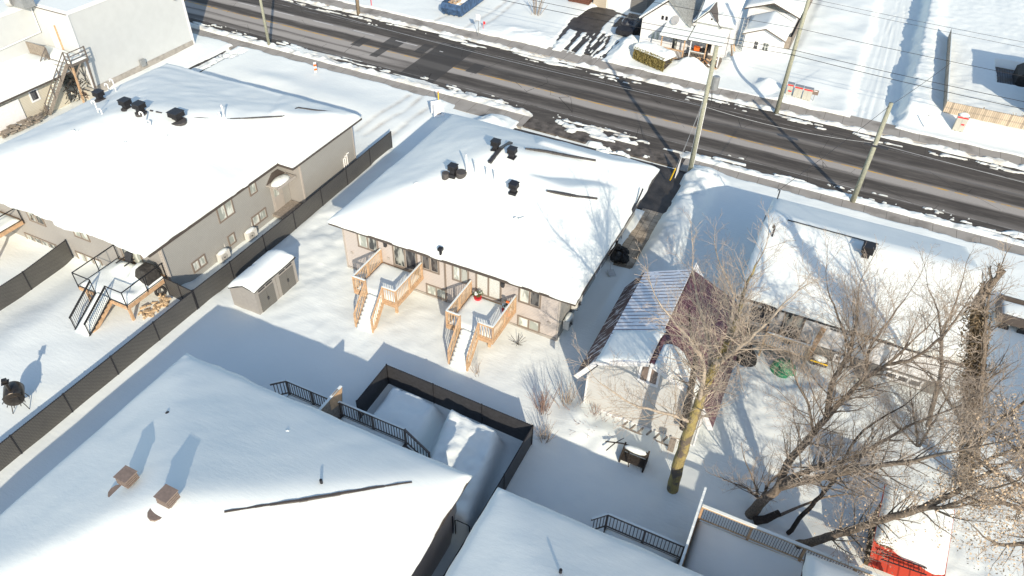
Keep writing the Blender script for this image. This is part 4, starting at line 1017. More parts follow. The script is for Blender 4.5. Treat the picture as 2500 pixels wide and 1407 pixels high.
b = MB(); b.prismYZ([(15.9,1.0),(17.85,1.0),(18.22,2.95),(17.9,3.05),(15.9,3.05)], -17.1, -17.02); b.build('boards', 'oldwood', t)
b = MB(); b.beam((-17.06,15.9,3.08),(-17.06,18.2,3.0),.12,.05); b.build('snow_cap', 'snow', t)
for i in range(1): b = MB(); b.prismYZ([(17.2,2.3),(17.95,2.05),(18.2,2.93),(17.9,3.03),(17.2,3.03)], -17.018, -17.0); b.build('trim_board', 'cedar', t)
t = thing('privacy_screen', 'tall dark privacy screen with snow along its top beside the cedar topped rail', 'screen', (.22, 18.6, 0))
b = MB(); b.box(.18, .26, 15.9, 20.55, 1.0, 2.9); b.build('boards', 'brown_siding', t)
b = MB()
for i in range(20): b.beam((.22,15.9+.2325*i,2.92+.01*(i%3)),(.22,15.9+.2325*(i+1),2.92+.012*(i%2)),.10,.05)
b.build('snow_cap', 'snow', t)
t = thing('wooden_deck', 'snow filled deck with cedar topped rail and black spindles, bottom right', 'deck', (4.5, 18.5, 0))
b = MB(); b.box(.3, 8.6, 15.8, 20.0, 1.05, 1.28); b.build('platform', 'pine', t)
pillow(t, .35, 8.5, 15.9, 19.95, 1.281, .3, seed=9, amp=.1)
rail_run(t, (.32, 20.05), (8.6, 20.05), 1.28, 1.28, 1.02, 'pine', 'black', True, step=.11, bw=.018, cap=(.14,.04), snowh=.06)
for x in (.36, 2.5, 4.7, 6.7, 8.5): post(t, x, 20.05, .9, 2.3, 'cedar', .10, 'railing_post')
for x in (.5, 4.5, 8.4): post(t, x, 19.8, -.4, 1.05, 'cedar', .14, 'support_post')

# ================================================================== FENCES
def link_fence(label, pts, h=1.5, step=2.9, mesh='linkmesh', zoff=-.05, gate=False, group=None, cat='fence', name='chain_link_fence', cap='black', snowcap=False):
    x0, y0 = pts[0]; t = thing(name, label, cat, (x0, y0, 0), group)
    for (ax, ay), (bx, by) in zip(pts[:-1], pts[1:]):
        L = math.hypot(bx-ax, by-ay); n = max(1, round(L/step))
        za = [gz(ax+(bx-ax)*i/n, ay+(by-ay)*i/n) for i in range(n+1)]
        za = [min(max(z, -.7), .35)+zoff for z in za]
        p = MB(); rl = MB()
        for i in range(n):
            a = (ax+(bx-ax)*i/n, ay+(by-ay)*i/n); c = (ax+(bx-ax)*(i+1)/n, ay+(by-ay)*(i+1)/n)
            p.add([(*a, za[i]-.3), (*c, za[i+1]-.3), (*c, za[i+1]+h), (*a, za[i]+h)], [(0,1,2,3)])
            rl.tube([(*a, za[i]+h), (*c, za[i+1]+h)], .028, 6)
            for k in range(int(L/n/.11)):
                f = (k+.5)/int(L/n/.11); q = (a[0]+(c[0]-a[0])*f, a[1]+(c[1]-a[1])*f, za[i]+(za[i+1]-za[i])*f+h)
                rl.beam((q[0],q[1],q[2]+.02), (q[0],q[1],q[2]+.055), .02, .02, (1,0,0))
        p.build('mesh_panel', mesh, t); rl.build('top_rail', cap, t)
        for i in range(n+1):
            b = MB(); q = (ax+(bx-ax)*i/n, ay+(by-ay)*i/n); b.tube([(*q, za[i]-.4), (*q, za[i]+h+.06)], .035, 8); b.build('post', cap, t)
    return t
link_fence('long black mesh fence running diagonally from the lower left edge toward the storage shed', [(-30.15, 1.0), (-29.93, 21.3)], 1.42)
link_fence('black mesh fence behind the storage shed, following the greige side wall to the driveway', [(-29.93, 21.4), (-30.2, 42.8)], 1.45)
link_fence('short black mesh gate panel joining the long fence to the greige bungalow corner', [(-29.98, 21.35), (-32.3, 21.5)], 1.42, step=1.2)
link_fence('black screened fence crossing the left yard from the picture edge to the greige wall', [(-40.55, 12.0), (-41.05, 21.8)], 1.45)
link_fence('black windscreen fence around the shovelled snow yard', [(-16.72, 18.7), (-16.78, 21.5), (-8.28, 21.4), (-8.35, 12.0)], 1.5, mesh='charcoal')
link_fence('open wire fence from the grey balcony to the black windscreen corner', [(-16.9, 17.9), (-16.74, 18.65)], 1.5, mesh='charcoal', step=.8) if False else None
t = thing('gate', 'arched thin black garden gate in the passage between the two lower roofs', 'gate', (-8.9, 15.15, 0))
b = MB(); b.tube([(-9.28,15.15,-.2),(-9.28,15.15,1.62)], .03, 8); b.build('post', 'black', t)
b = MB(); b.tube([(-9.16,15.15,-.1),(-9.16,15.15,1.38),(-9.08,15.15,1.48),(-8.52,15.15,1.48),(-8.45,15.15,1.40),(-8.45,15.15,-.1)], .024, 6); b.tube([(-9.16,15.15,.1),(-8.45,15.15,.1)], .018, 6); b.build('frame', 'black', t)

# storage sheds: two joined units
st = thing('storage_shed', 'double grey resin storage shed with four doors and thick rounded snow on top', 'shed', (-27.3, 24.4, 0))
sx0, sx1, sy0, sy1 = -28.35, -26.42, 22.62, 26.2; mid = (sy0+sy1)/2
for k, (a, c) in enumerate(((sy0, mid-.02), (mid+.02, sy1))):
    b = MB(); b.prismXZ([(sx0,-.3),(sx1,-.3),(sx1,1.76),(sx0+1.15,1.93),(sx0,1.36)], a, c); u = b.build('wall', 'shedwall', st)
    for s in (0, 1):
        dy = (c-a-.5)/2; y = a+.25+s*dy; b = MB(); b.box(sx1, sx1+.03, y+.01, y+dy-.01, -.1, 1.42); b.build('door', 'sheddoor', st)
        b = MB(); b.box(sx1+.001, sx1+.02, y+.05, y+dy-.05, 1.54, 1.64); b.build('door_vent', 'charcoal', st)
    b = MB(); b.box(sx1+.03, sx1+.075, (a+c)/2-.05, (a+c)/2+.05, .6, .82); b.build('latch', 'charcoal', st)
    b = MB(); b.box(sx0-.06, sx1+.09, a-.05, c+.05, 1.83, 1.87) if False else b.prismXZ([(sx0-.05,1.33),(sx0+1.15,1.935),(sx1+.09,1.775),(sx1+.09,1.84),(sx0+1.15,2.0),(sx0-.05,1.40)], a-.06+.0*k, c+.06-.08*(1-k)); b.build('roof', 'charcoal', st)
def shf(x, y): return 1.42+.55*np.sin(np.clip((x-sx0)/1.35, 0, 1)*math.pi/2)-.12*sstep(sx0+1.2, sx1, x)-.07*np.exp(-((y-mid)/.12)**2)*(x < sx0+.6)
roof_surface('snow_cover', st, sx0-.03, sx1+.04, sy0-.02, sy1+.02, shf, .36, 'snow', over=.02, res=.09, seed=44, wob=.04, drift=.05)

# outdoor barrel stove on legs
sv = thing('outdoor_stove', 'dark steel barrel stove with capped flue on thin legs, alone in the left yard', 'stove', tuple(W(50, 990, 0)))
q = W(52, 990, 0); M = Matrix.Translation((q[0], q[1], 0))@Matrix.Rotation(R(-38), 4, 'Z')
b = MB(M); n = 24; prof = []
prof = [(-.62,.0),(-.60,.22),(-.52,.38),(-.40,.46),(.42,.46),(.45,.40),(.45,0)]
vs = []; fs = []
for px_, r_ in prof:
    for k in range(n): th = 2*math.pi*k/n; vs.append((px_, r_*math.cos(th), .92+r_*math.sin(th)*1.02))
for i in range(len(prof)-1):
    for k in range(n): fs.append((i*n+k, i*n+(k+1)%n, (i+1)*n+(k+1)%n, (i+1)*n+k))
b.add(vs, fs); b.build('barrel', 'stove', sv, smooth=True)
b = MB(M); b.box(.455, .49, -.22, .22, .70, 1.08); b.box(.49,.52,-.16,-.10,.84,.92); b.build('door', 'stove', sv)
b = MB(M)
for k in range(10): th = 2*math.pi*k/10; b.tube([(.43, .47*math.cos(th), .92+.47*math.sin(th)), (.54, .50*math.cos(th), .92+.50*math.sin(th))], .022, 5)
b.build('rim_bolts', 'stove', sv)
for x, y in ((-.42,.3),(-.42,-.3),(.38,.3),(.38,-.3)): b = MB(M); b.tube([(x,y*.8,.55),(x*1.15,y*1.35,-.15)], .022, 6); b.build('leg', 'stove', sv)
b = MB(M); b.tube([(.22,0,1.3),(.22,0,1.95)], .075, 12); b.build('flue', 'stove', sv)
b = MB(M); b.beam((.22,-.17,1.97),(.22,.17,1.97),.34,.03); b.beam((.22,-.11,2.1),(.22,.11,2.1),.22,.12); b.build('flue_cap', 'stove', sv)

# ================================================================== RIGHT HOUSE, BARN GARAGE AND YARD
rh = thing('house', 'white house with low snowy gable roof dappled by tree shadows, centre right', 'house', (4.5, 39.2, 0))
rz, re_ = 5.05, 3.0
def rf(x, y):
    return np.minimum(re_+(y-33.75)*(rz-re_)/5.35, re_+(44.5-y)*(rz-re_)/5.4)-.12*np.exp(-((y-39.1)/.3)**2)
b = MB(); b.prismYZ([(34.3,-1),(43.9,-1),(43.9,3.0),(39.1,4.85),(34.3,3.0)], -1.05, 10.1); b.build('wall', 'white_siding', rh)
b = MB(); b.box(-1.1, 10.15, 34.2, 34.3, -1, .80); b.build('foundation', 'brick', rh)
roof_surface('roof', rh, -1.35, 10.35, 33.75, 44.5, rf, 0, 'shingle', bottom=None, res=.5)
roof_surface('snow_cover', rh, -1.35, 10.35, 33.75, 44.5, rf, .33, 'snow', over=.04, res=.14, seed=51, wob=.05, drift=.045)
b = MB(); b.beam((-1.36,33.72,2.95),(-1.36,39.1,5.0),.03,.22); b.beam((-1.36,39.1,5.0),(-1.36,44.5,2.95),.03,.22); b.beam((10.37,33.72,2.95),(10.37,39.1,5.0),.03,.22); b.beam((10.37,39.1,5.0),(10.37,44.5,2.95),.03,.22)
b.box(-1.35,10.35,33.71,33.745,2.82,3.02); b.box(-1.35,10.35,44.505,44.54,2.82,3.02); b.build('fascia', 'charcoal', rh)
q = on_roof(rf, 2111, 628, .2); roof_vent(rh, q[0], q[1], q[2], .62, h=.8); q = on_roof(rf, 1885, 577, .3); cane_pipe(rh, q[0], q[1], q[2], .55, R(120), 'black', .05)
b = MB(); q = W(1896, 492, 3.3); b.tube([(q[0],q[1],2.9),(q[0],q[1],4.15),(q[0]-.12,q[1]-.1,4.25)], .04, 8); b.build('service_mast', 'charcoal', rh)
b = MB(); q = on_roof(rf, 2035, 578, .36)
for i in range(12): b.beam((-.1+.42*i,39.0,rz+.24+.01*(i%2)),(.32+.42*i,39.0,rz+.24),.05,.05)
b.build('ridge_cap', 'charcoal', rh)
window(rh, 'Y', 34.3, -.05, 1.15, 1.75, 2.75, 2, 'white', 'glassdark', muntin=(6,3)); window(rh, 'Y', 34.3, 3.7, 5.0, 2.05, 2.85, 2, 'white', 'glassdark', muntin=(6,3))
window(rh, 'Y', 34.3, 1.35, 2.5, .85, 2.85, 2, 'trim', 'glass', 'patio_door'); window(rh, 'Y', 34.2, 4.55, 5.45, .2, .72, 2, 'white', 'glassdark'); window(rh, 'Y', 34.2, 7.2, 9.2, .15, .72, 3, 'white', 'glassdark')
dr = thing('wooden_deck', 'weathered slatted deck behind the white house, partly hidden by branches', 'deck', (1.8, 33.5, 0))
b = MB(); b.box(.1, 3.1, 32.9, 34.2, .62, .8); b.build('platform', 'oldwood', dr)
rail_run(dr, (.75,32.9), (3.12,32.9), .8, .8, 1.0, 'pine', 'pine', True, step=.13); rail_run(dr, (3.12,32.9), (3.12,34.1), .8, .8, 1.0, 'oldwood', None, True, step=.13); rail_run(dr, (.05,32.9), (.7,32.9), .8, .8, 1.0, 'oldwood', None, False, step=.13)
for x in (.75, 3.12): post(dr, x, 32.9, -.2, 1.85, 'pine', .1, 'railing_post')
pillow(dr, .15, 3.0, 32.95, 34.1, .801, .15, seed=6)
t = thing('barbecue', 'black covered barbecue on the weathered deck by the glass door', 'barbecue', (2.0, 33.6, .8)); b = MB(); b.blob((1.9,33.65,1.45),(.5,.35,.6),12,8,.08,4); b.build('cover', 'tarpblack', t)
t = thing('awning', 'small dark awning over a brown frame at the deck beside the barn roof', 'awning', (.2, 33.3, .8)); b = MB(); b.beam((-.4,33.5,2.3),(.75,33.5,2.3),1.2,.08); b.build('canopy', 'charcoal', t)
b = MB(); [b.box(x-.04,x+.04,32.95,33.03,.6,2.26) for x in (-.35,.7)]; b.build('frame', 'cedar', t)
t = thing('plank', 'brown plank leaning on the white wall beside the deck', 'plank', (3.4, 33.9, 0)); b = MB(); b.beam((3.2,33.4,.3),(3.5,34.1,2.3),.28,.06); b.build('board', 'cedar', t)
def cloth_heap(name, label, cat, x, y, rx, ry, rz_, mat, seed):
    t = thing(name, label, cat, (x, y, 0)); xs = np.linspace(-1, 1, 26); X, Y = np.meshgrid(xs, xs); r_ = np.sqrt(X**2+Y**2)
    Z = rz_*np.clip(1-r_**2, 0, 1)**.6*(1+.5*fbm(X*2.2, Y*2.2, seed, 4))
    a = np.maximum(np.abs(X), np.abs(Y)); s = np.where(r_ > 0, a/np.maximum(r_, 1e-6), 1)
    grid_obj('fabric', x+rx*X*s, y+ry*Y*s, Z-.03, mat, t, skirt=-.3); return t
cloth_heap('green_tarp', 'crumpled bright green tarp lying below the weathered deck', 'tarp', 2.2, 32.35, .72, .62, .8, 'green', 3)
cloth_heap('covered_heap', 'black covered heap beside the maroon roof edge', 'tarp', .15, 32.2, .6, .55, 1.0, 'tarpblack', 8)
t = thing('snow_sled', 'yellow edged bin with snow against the block foundation', 'bin', (3.7, 33.8, 0)); b = MB(); b.box(3.45,4.35,33.5,34.05,-.1,.35); b.build('box', 'charcoal', t); b = MB(); b.box(3.43,4.37,33.47,33.5,.27,.36); b.build('rim', 'yellow', t); b = MB(); b.blob((3.9,33.78,.4),(.42,.25,.15),10,5,.1,2); b.build('snow_clump','snow',t,smooth=True)
t = thing('picnic_table', 'round weathered garden table on its side near the white wall', 'table', (6.1, 33.2, 0)); b = MB(); b.tube([(6.2,33.1,.45),(6.28,33.22,.55)], [.6,.6], 18); b.build('table_top', 'oldwood', t); b = MB(); b.tube([(6.2,33.1,.45),(6.0,32.8,-.1)], .05, 6); b.build('leg', 'galv', t)

gr = thing('barn_garage', 'grey gambrel roofed garage, snow on its left roof and bare maroon metal on its right', 'garage', (-3.9, 28.8, 0))
gy0, gy1 = 24.95, 32.6
prof = [(-7.45,2.0),(-6.5,3.5),(-3.9,4.66),(-1.35,3.5),(-.38,1.75)]
b = MB(); b.prismXZ([(-6.85,-1),(-.95,-1),(-.95,2.3),(-1.55,3.35),(-3.9,4.5),(-6.3,3.35),(-6.85,2.4)], gy0+.02, gy1-.3); b.build('wall', siding('garage_siding', (.56,.57,.55), .2, edge=.93), gr)
def slope(name, a, c, mat, t_=.06, y0=gy0-.12, y1=gy1, off=0.0):
    n = Vector((-(c[1]-a[1]), 0, c[0]-a[0])).normalized()
    if n.z < 0: n = -n
    b = MB(); p = [(a[0]+n.x*off, a[1]+n.z*off), (c[0]+n.x*off, c[1]+n.z*off), (c[0]+n.x*(off+t_), c[1]+n.z*(off+t_)), (a[0]+n.x*(off+t_), a[1]+n.z*(off+t_))]
    b.prismXZ(p, y0, y1); return b.build(name, mat, gr)
slope('roof_panel', prof[0], prof[1], 'snowypanel'); slope('roof_panel', prof[1], prof[2], 'maroon'); slope('roof_panel', prof[2], prof[3], 'maroon'); slope('roof_panel', prof[3], prof[4], 'maroon')
slope('thin_snow', (prof[1][0]+.05, prof[1][1]+.02), (prof[2][0]-.03, prof[2][1]), 'ribsnow', .05, gy0-.1, gy1-.02, .063)
def gf(x, y): return 3.5+(x+6.5)*.446
pillow_y = 27.2
roof_surface('snow_drift', gr, -6.42, -3.98, gy0-.1, pillow_y, lambda x, y: gf(x, y)+.12, .16, 'snow', res=.12, seed=61, wob=.25)
def gr_(x, y): return 4.66-(x+3.9)*.455
X, Y = np.meshgrid(np.linspace(-3.7, -1.0, 22), np.linspace(gy0-.1, 26.9, 16)); k_ = (X+3.7)/2.7
Y2 = gy0-.1+(Y-gy0+.1)*(1.0-.35*k_)*(.75+.3*np.sin(k_*5))
Z = np.where(X < -1.35, gr_(X, Y), 3.5-(X+1.35)*1.8)+.08; e_ = np.minimum.reduce([k_, 1-k_, (Y-gy0+.1)/2, (26.9-Y)/2]); Z = Z+.22*(1-np.exp(-e_/.05))
grid_obj('snow_drift', X, Y2, Z, 'snow', gr, skirt=np.concatenate([q_ for q_ in (Z[0,:]-.1, Z[1:,-1]-.1, Z[-1,-2::-1]-.1, Z[-2:0:-1,0]-.1)]))
for i, (a, c) in enumerate(zip(prof[:-1], prof[1:])):
    b = MB(); b.beam((a[0],gy0-.14,a[1]-.04),(c[0],gy0-.14,c[1]-.04),.035,.26); b.build('bargeboard', 'white', gr)
window(gr, 'Y', gy0+.02, *uv('Y', gy0, (1563,893), (1608,935), (1566,932), (1606,898)), 2, 'white', 'browncap'); [(lambda b: (b.box(x,x+.08,gy0-.03,gy0+.05,-.5,2.3), b.build('corner_trim', 'white', gr)))(MB()) for x in (-6.9, -.98)]
b = MB(); b.box(-6.85,-.95,gy0-.05,gy0+.01,-.5,.06); b.build('base_trim', 'white', gr)
b = MB(); b.prismXZ([(-4.6,3.9),(-3.2,3.9),(-3.9,4.9)], gy1, gy1+.5); b.build('gable_hood', 'white_siding', gr)
t = thing('pallet', 'grey pallets leaning along the garage back wall in the snow', 'pallet', (-3.5, 24.4, 0)); b = MB()
for i in range(7): b.beam((-4.6+.42*i,24.45-.02*i,-.05),(-4.35+.42*i,24.6,.35),.10,.05)
b.beam((-4.7,24.4,.05),(-1.8,24.3,.05),.1,.05); b.build('slats', 'oldwood', t)
t = thing('wooden_post', 'short brown gate post with a cross plank by the garage corner', 'post', (-1.9, 24.1, 0)); b = MB(); b.box(-2.05,-1.75,24.0,24.15,-.2,1.0); b.build('board','oldwood',t)

# ornamental sleigh bench under the tree
t = thing('garden_bench', 'snow topped wooden garden swing bench beside the leaning trunk', 'bench', (-3.25, 22.6, 0))
for x in (-3.95, -2.75): b = MB(); b.prismYZ([(22.2,0),(22.9,0),(22.95,.85),(22.6,.6),(22.15,.5)], x-.04, x+.04); b.build('side_panel', 'barkdark', t)
b = MB(); b.beam((-3.95,22.7,.75),(-2.75,22.7,.75),.08,.4); b.build('backrest', 'barkdark', t); b = MB(); b.box(-3.9,-2.8,22.2,22.7,.35,.42); b.build('seat', 'barkdark', t)
b = MB(); b.blob((-3.35,22.66,.90),(.58,.20,.13),12,5,.06,6); b.build('snow_cap','snow',t,smooth=True)
t = thing('branch_rack', 'bent fallen branches sticking out of the snow behind the garden bench', 'branch', (-4.5, 23.5, 0)); b = MB()
for p, q_, r_ in (((1478,1078),(1560,1095),.035),((1480,1100),(1523,1070),.03),((1535,1090),(1534,1140),.04)):
    a = W(*p, .6); c = W(*q_, .5); b = MB(); b.tube([a, (a+c)/2+np.array([0,0,.12]), c], [r_, r_, r_*.6], 6); b.build('branch', 'barkdark', t)

# red roofed shed
sh = thing('garden_shed', 'brown shed with deep snow roof and uncovered red metal lower edge, bottom right', 'shed', (8.7, 22.9, 0))
b = MB(); b.box(7.45, 10.0, 21.9, 24.3, -1, 1.9); b.build('wall', 'ivy', sh)
def sf(x, y): return 1.55+(y-21.0)*.30
b = MB(); b.prismYZ([(20.95,1.50),(24.55,2.58),(24.55,2.64),(20.95,1.56)], 7.3, 10.15); b.build('roof', 'redrib', sh)
X, Y = np.meshgrid(np.linspace(7.32, 10.13, 26), np.linspace(22.1, 24.55, 24)); k_ = (X-7.3)/2.85; Y = 24.55-(24.55-Y)*(1.0+.05*np.sin(k_*4)+.26*k_-.05*fbm(X*2, X*0, 3, 2))
Y = np.maximum(Y, 21.2); d_ = np.minimum.reduce([X-7.32, 10.13-X, 24.56-Y, (Y-Y[0:1,:])]); Z = sf(X, Y)+.02+.32*(1-np.exp(-d_/.12))+.04*fbm(X, Y, 8, 3)
grid_obj('snow_cover', X, Y, Z, 'snow', sh, skirt=np.concatenate([(sf(X, Y)-.0)[0,:], (sf(X, Y))[1:,-1], (sf(X, Y))[-1,-2::-1], (sf(X, Y))[-2:0:-1,0]]))
t = thing('ladder', 'thin dark ladder lying across the red shed roof edge', 'ladder', (8.2, 21, 1.5)); b = MB()
a, c = W(2150,1365,1.95), W(2262,1404,1.9)
for o in (0, .32): b.beam(a+np.array([0,o,0.0]), c+np.array([0,o,0.0]), .035, .05)
for i in range(9): f = (i+.5)/9; p = a*(1-f)+c*f; b.beam(p, p+np.array([0,.32,0]), .02, .02)
b.build('rails', 'black', t)

# things at the right edge
t = thing('utility_trailer', 'snow filled box trailer with dark rim at the right picture edge', 'trailer', (13.8, 43, 0)); b = MB()
b.box(13.0,15.0,42.0,42.08,.3,.95); b.box(13.0,15.0,43.9,43.98,.3,.95); b.box(13.0,13.08,42.08,43.9,.3,.95); b.box(14.92,15.0,42.08,43.9,.3,.95); b.box(13.08,14.92,42.08,43.9,.35,.42); b.build('body', 'fascia', t)
pillow(t, 13.08, 14.92, 42.08, 43.9, .421, .42, seed=5)
for x in (13.5, 14.5): b = MB(); b.tube([(x,41.85,.1),(x,41.99,.1)], .28, 14); b.build('wheel', 'tyre', t)
eh = thing('house', 'neighbouring house just past the right picture edge beyond the trailer', 'house', (22, 31, 0))
wallbox(eh, 17.2, 27.4, 26.4, 35.6, -1, 3.6, 'taupe'); ef = hipf(16.8, 27.8, 26, 36, 3.7, .42, .3); roof_surface('snow_cover', eh, 16.8, 27.8, 26, 36, ef, .3, 'snow', res=.3, seed=71)
eh2 = thing('house', 'two storey house past the upper right edge, throwing its shadow over the fenced yard', 'house', (22, 74, 0))
wallbox(eh2, 17.4, 27, 70.4, 78.4, -1, 5.0, 'brick'); ef2 = hipf(17.0, 27.4, 70, 78.8, 5.0, .3, .3); roof_surface('snow_cover', eh2, 17.0, 27.4, 70, 78.8, ef2, .3, 'snow', res=.3, seed=73)

# ================================================================== FAR SIDE OF THE STREET
fh = thing('house', 'small white clapboard house with twin gables and two front porches facing the street', 'house', (-14.5, 75, 0))
fy = 71.5
b = MB(); b.prismXZ([(-19.0,-1),(-14.3,-1),(-14.3,2.95),(-16.7,4.95),(-19.0,3.0)], fy, 84); b.build('wall', 'white_siding', fh)
b = MB(); b.box(-14.3, -10.5, fy+.6, 77, -1, 3.35); b.prismXZ([(-13.95,3.3),(-11.7,3.3),(-12.75,4.55)], fy+.61, 76); b.build('wing_wall', 'white_siding', fh)
def rslab(name, parent, a, c, y0, y1, t_, mat, smooth=False):
    n = Vector((-(c[1]-a[1]), 0, c[0]-a[0])).normalized(); n = n if n.z > 0 else -n
    b = MB(); b.prismXZ([a, c, (c[0]+n.x*t_, c[1]+n.z*t_), (a[0]+n.x*t_, a[1]+n.z*t_)], y0, y1); return b.build(name, mat, parent)
rslab('roof', fh, (-19.35,2.78), (-16.7,5.08), fy-.35, 84.3, .07, 'fascia'); rslab('roof', fh, (-16.7,5.08), (-14.0,2.72), fy-.35, 84.3, .07, 'cracked')
rslab('snow_cover', fh, (-19.33,2.86), (-16.72,5.12), fy-.3, 84.3, .16, 'snow')
b = MB(); b.prismYZ([(fy+.3,3.3),(76.2,5.4),(76.2,5.47),(fy+.3,3.38)], -14.05, -10.25); b.build('roof', 'cracked', fh)
X, Y = np.meshgrid(np.linspace(-13.9, -10.25, 30), np.linspace(fy+.35, 76.2, 34)); Z = 3.4+(Y-fy-.3)*.448+.20+.22*fbm(X*.9, Y*.9, 5, 4)
grid_obj('snow_cover', X, Y, Z, 'snowrough', fh, skirt=3.3) if False else None
Zb = 3.36+(Y-fy-.3)*.448; grid_obj('snow_cover', X, Y, np.maximum(Z, Zb+.03), 'snowrough', fh, skirt=np.concatenate([Zb[0,:], Zb[1:,-1], Zb[-1,-2::-1], Zb[-2:0:-1,0]]))
rslab('dormer_roof', fh, (-14.15,3.15), (-12.72,4.68), fy+.3, 76, .06, 'fascia'); rslab('dormer_roof', fh, (-12.78,4.68), (-11.45,3.15), fy+.3, 76, .06, 'fascia')
rslab('dormer_snow', fh, (-14.1,3.24), (-12.8,4.64), fy+.4, 75.8, .12, 'snowrough')
window(fh, 'Y', fy, -17.4, -16.5, 2.95, 3.6, 2, 'white', 'glassdark'); window(fh, 'Y', fy+.6, -12.75, -12.3, 3.4, 4.0, 1, 'white', 'glass')
window(fh, 'Y', fy, -18.1, -17.1, .9, 1.9, 2, 'white', 'glasslight'); window(fh, 'Y', fy, -15.9, -15.2, .3, 2.1, 1, 'white', 'glass', 'front_door'); window(fh, 'Y', fy+.6, -12.6, -11.9, .4, 2.2, 1, 'white', 'glassdark', 'front_door')
for (x0, x1, yb_, yf_, zb_, zf_) in ((-16.6,-14.0,fy,69.3,2.75,2.35), (-13.85,-10.6,fy+.6,69.6,2.8,2.35)):
    b = MB(); b.prismYZ([(yf_,zf_),(yb_,zb_),(yb_,zb_+.06),(yf_,zf_+.06)], x0, x1); b.build('porch_roof', 'fascia', fh)
    b = MB(); b.prismYZ([(yf_-.03,zf_+.062),(yb_,zb_+.062),(yb_,zb_+.26),(yf_-.02,zf_+.20)], x0-.02, x1+.02); b.build('porch_snow', 'snow', fh)
    b = MB(); b.box(x0, x1, yf_+.2, yb_, -.3, .30); b.build('porch_floor', 'oldwood', fh)
for x, y, m in ((-16.4,69.5,'cedar'),(-14.15,69.5,'cedar'),(-13.6,69.8,'white'),(-12.1,69.8,'cedar'),(-10.75,69.8,'white')): post(fh, x, y, 0, 2.36, m, .10, 'porch_post')
rail_run(fh, (-16.4,69.5), (-14.15,69.5), .3, .3, .95, 'cedar', 'white', False, step=.14, name='porch_railing'); rail_run(fh, (-13.6,69.8), (-12.1,69.8), .3, .3, .95, 'oldwood', 'oldwood', True, step=.14, name='porch_railing')
b = MB(); b.box(-19.12,-19.02,fy-.05,fy+.05,0,2.9); b.box(-10.5,-10.42,72.0,72.1,0,3.2); b.build('downspout', 'white', fh)
b = MB(Matrix.Translation(tuple(WY(1649, 50, fy-.5)))@Matrix.Rotation(R(60), 4, 'X')@Matrix.Rotation(R(-25), 4, 'Y')); b.tube([(0,0,0),(0,0,.05)], [.44,.46], 20); b.build('satellite_dish', 'dish', fh)
b = MB(); q = WY(1649,50,fy-.5); b.tube([(q[0],q[1],q[2]),(q[0]+.05,fy-.02,q[2]-.7)], .03, 6); b.tube([(q[0]-.02,q[1]-.1,q[2]),(q[0]+.3,q[1]-.4,q[2]-.15)], .015, 5); b.build('dish_arm', 'dish', fh)
rnd = random.Random(12)
stuff = [('crate', 'orange plastic tub on the cluttered right porch table', 'orange', (-13.1,70.6,1.15), (.5,.4,.35)), ('barbecue', 'black lidded grill on the cluttered right porch', 'black', (-12.45,70.9,.3), (.7,.5,1.0)),
         ('crate', 'small white box behind the orange tub on the porch', 'white', (-12.9,71.2,1.2), (.35,.3,.2))]
tb = thing('porch_table', 'green edged table loaded with junk on the right porch', 'table', (-13.1, 70.6, .3)); b = MB(); b.box(-13.7,-12.6,70.3,70.95,1.05,1.12); [b.box(x-.03,x+.03,y-.03,y+.03,.3,1.05) for x in (-13.65,-12.65) for y in (70.35,70.9)]; b.build('table_top', 'oldwood', tb)
for nme, lab, mat_, c, s in stuff:
    t = thing(nme, lab, nme, c); b = MB(Matrix.Translation(c)); b.prism([(-s[0]/2,-s[1]/2),(s[0]/2,-s[1]/2),(s[0]*.55,s[1]/2),(-s[0]*.55,s[1]/2)], 0, s[2]*.9); b.build('body', mat_, t)
    b = MB(Matrix.Translation(c)); b.prism([(-s[0]*.58,-s[1]*.55),(s[0]*.58,-s[1]*.55),(s[0]*.6,s[1]*.55),(-s[0]*.6,s[1]*.55)], s[2]*.9, s[2]); b.build('lid', mat_, t)
jk = thing('scrap_heap', 'heap of small planks and odds under the right porch edge', 'scrap'  , (-12.3, 69.8, 0)); 
for m_, n_ in (('oldwood',26),('cedar',14),('white',10),('black',14),('rust',10)):
    b = MB()
    for i in range(n_):
        x = rnd.uniform(-13.5,-10.9); y = rnd.uniform(69.3,70.1); z = rnd.uniform(.05,.9); l = rnd.uniform(.1,.35); a = rnd.uniform(0,3.14)
        b.beam((x-l*math.cos(a),y-l*.4*math.sin(a),z),(x+l*math.cos(a),y+l*.4*math.sin(a),z+rnd.uniform(-.3,.3)),rnd.uniform(.04,.12),rnd.uniform(.03,.1))
    b.build('planks' if m_ in ('oldwood','cedar') else 'oddments', m_, jk)
t = thing('plank', 'two brown planks leaning against the right white wall end', 'plank', (-9.9, 72, 0)); b = MB(); b.beam((-10.2,72.4,1.6),(-9.5,71.2,-.1),.16,.05); b.beam((-10.1,73.2,1.4),(-9.3,72.0,-.1),.14,.05); b.build('boards', 'cedar', t)

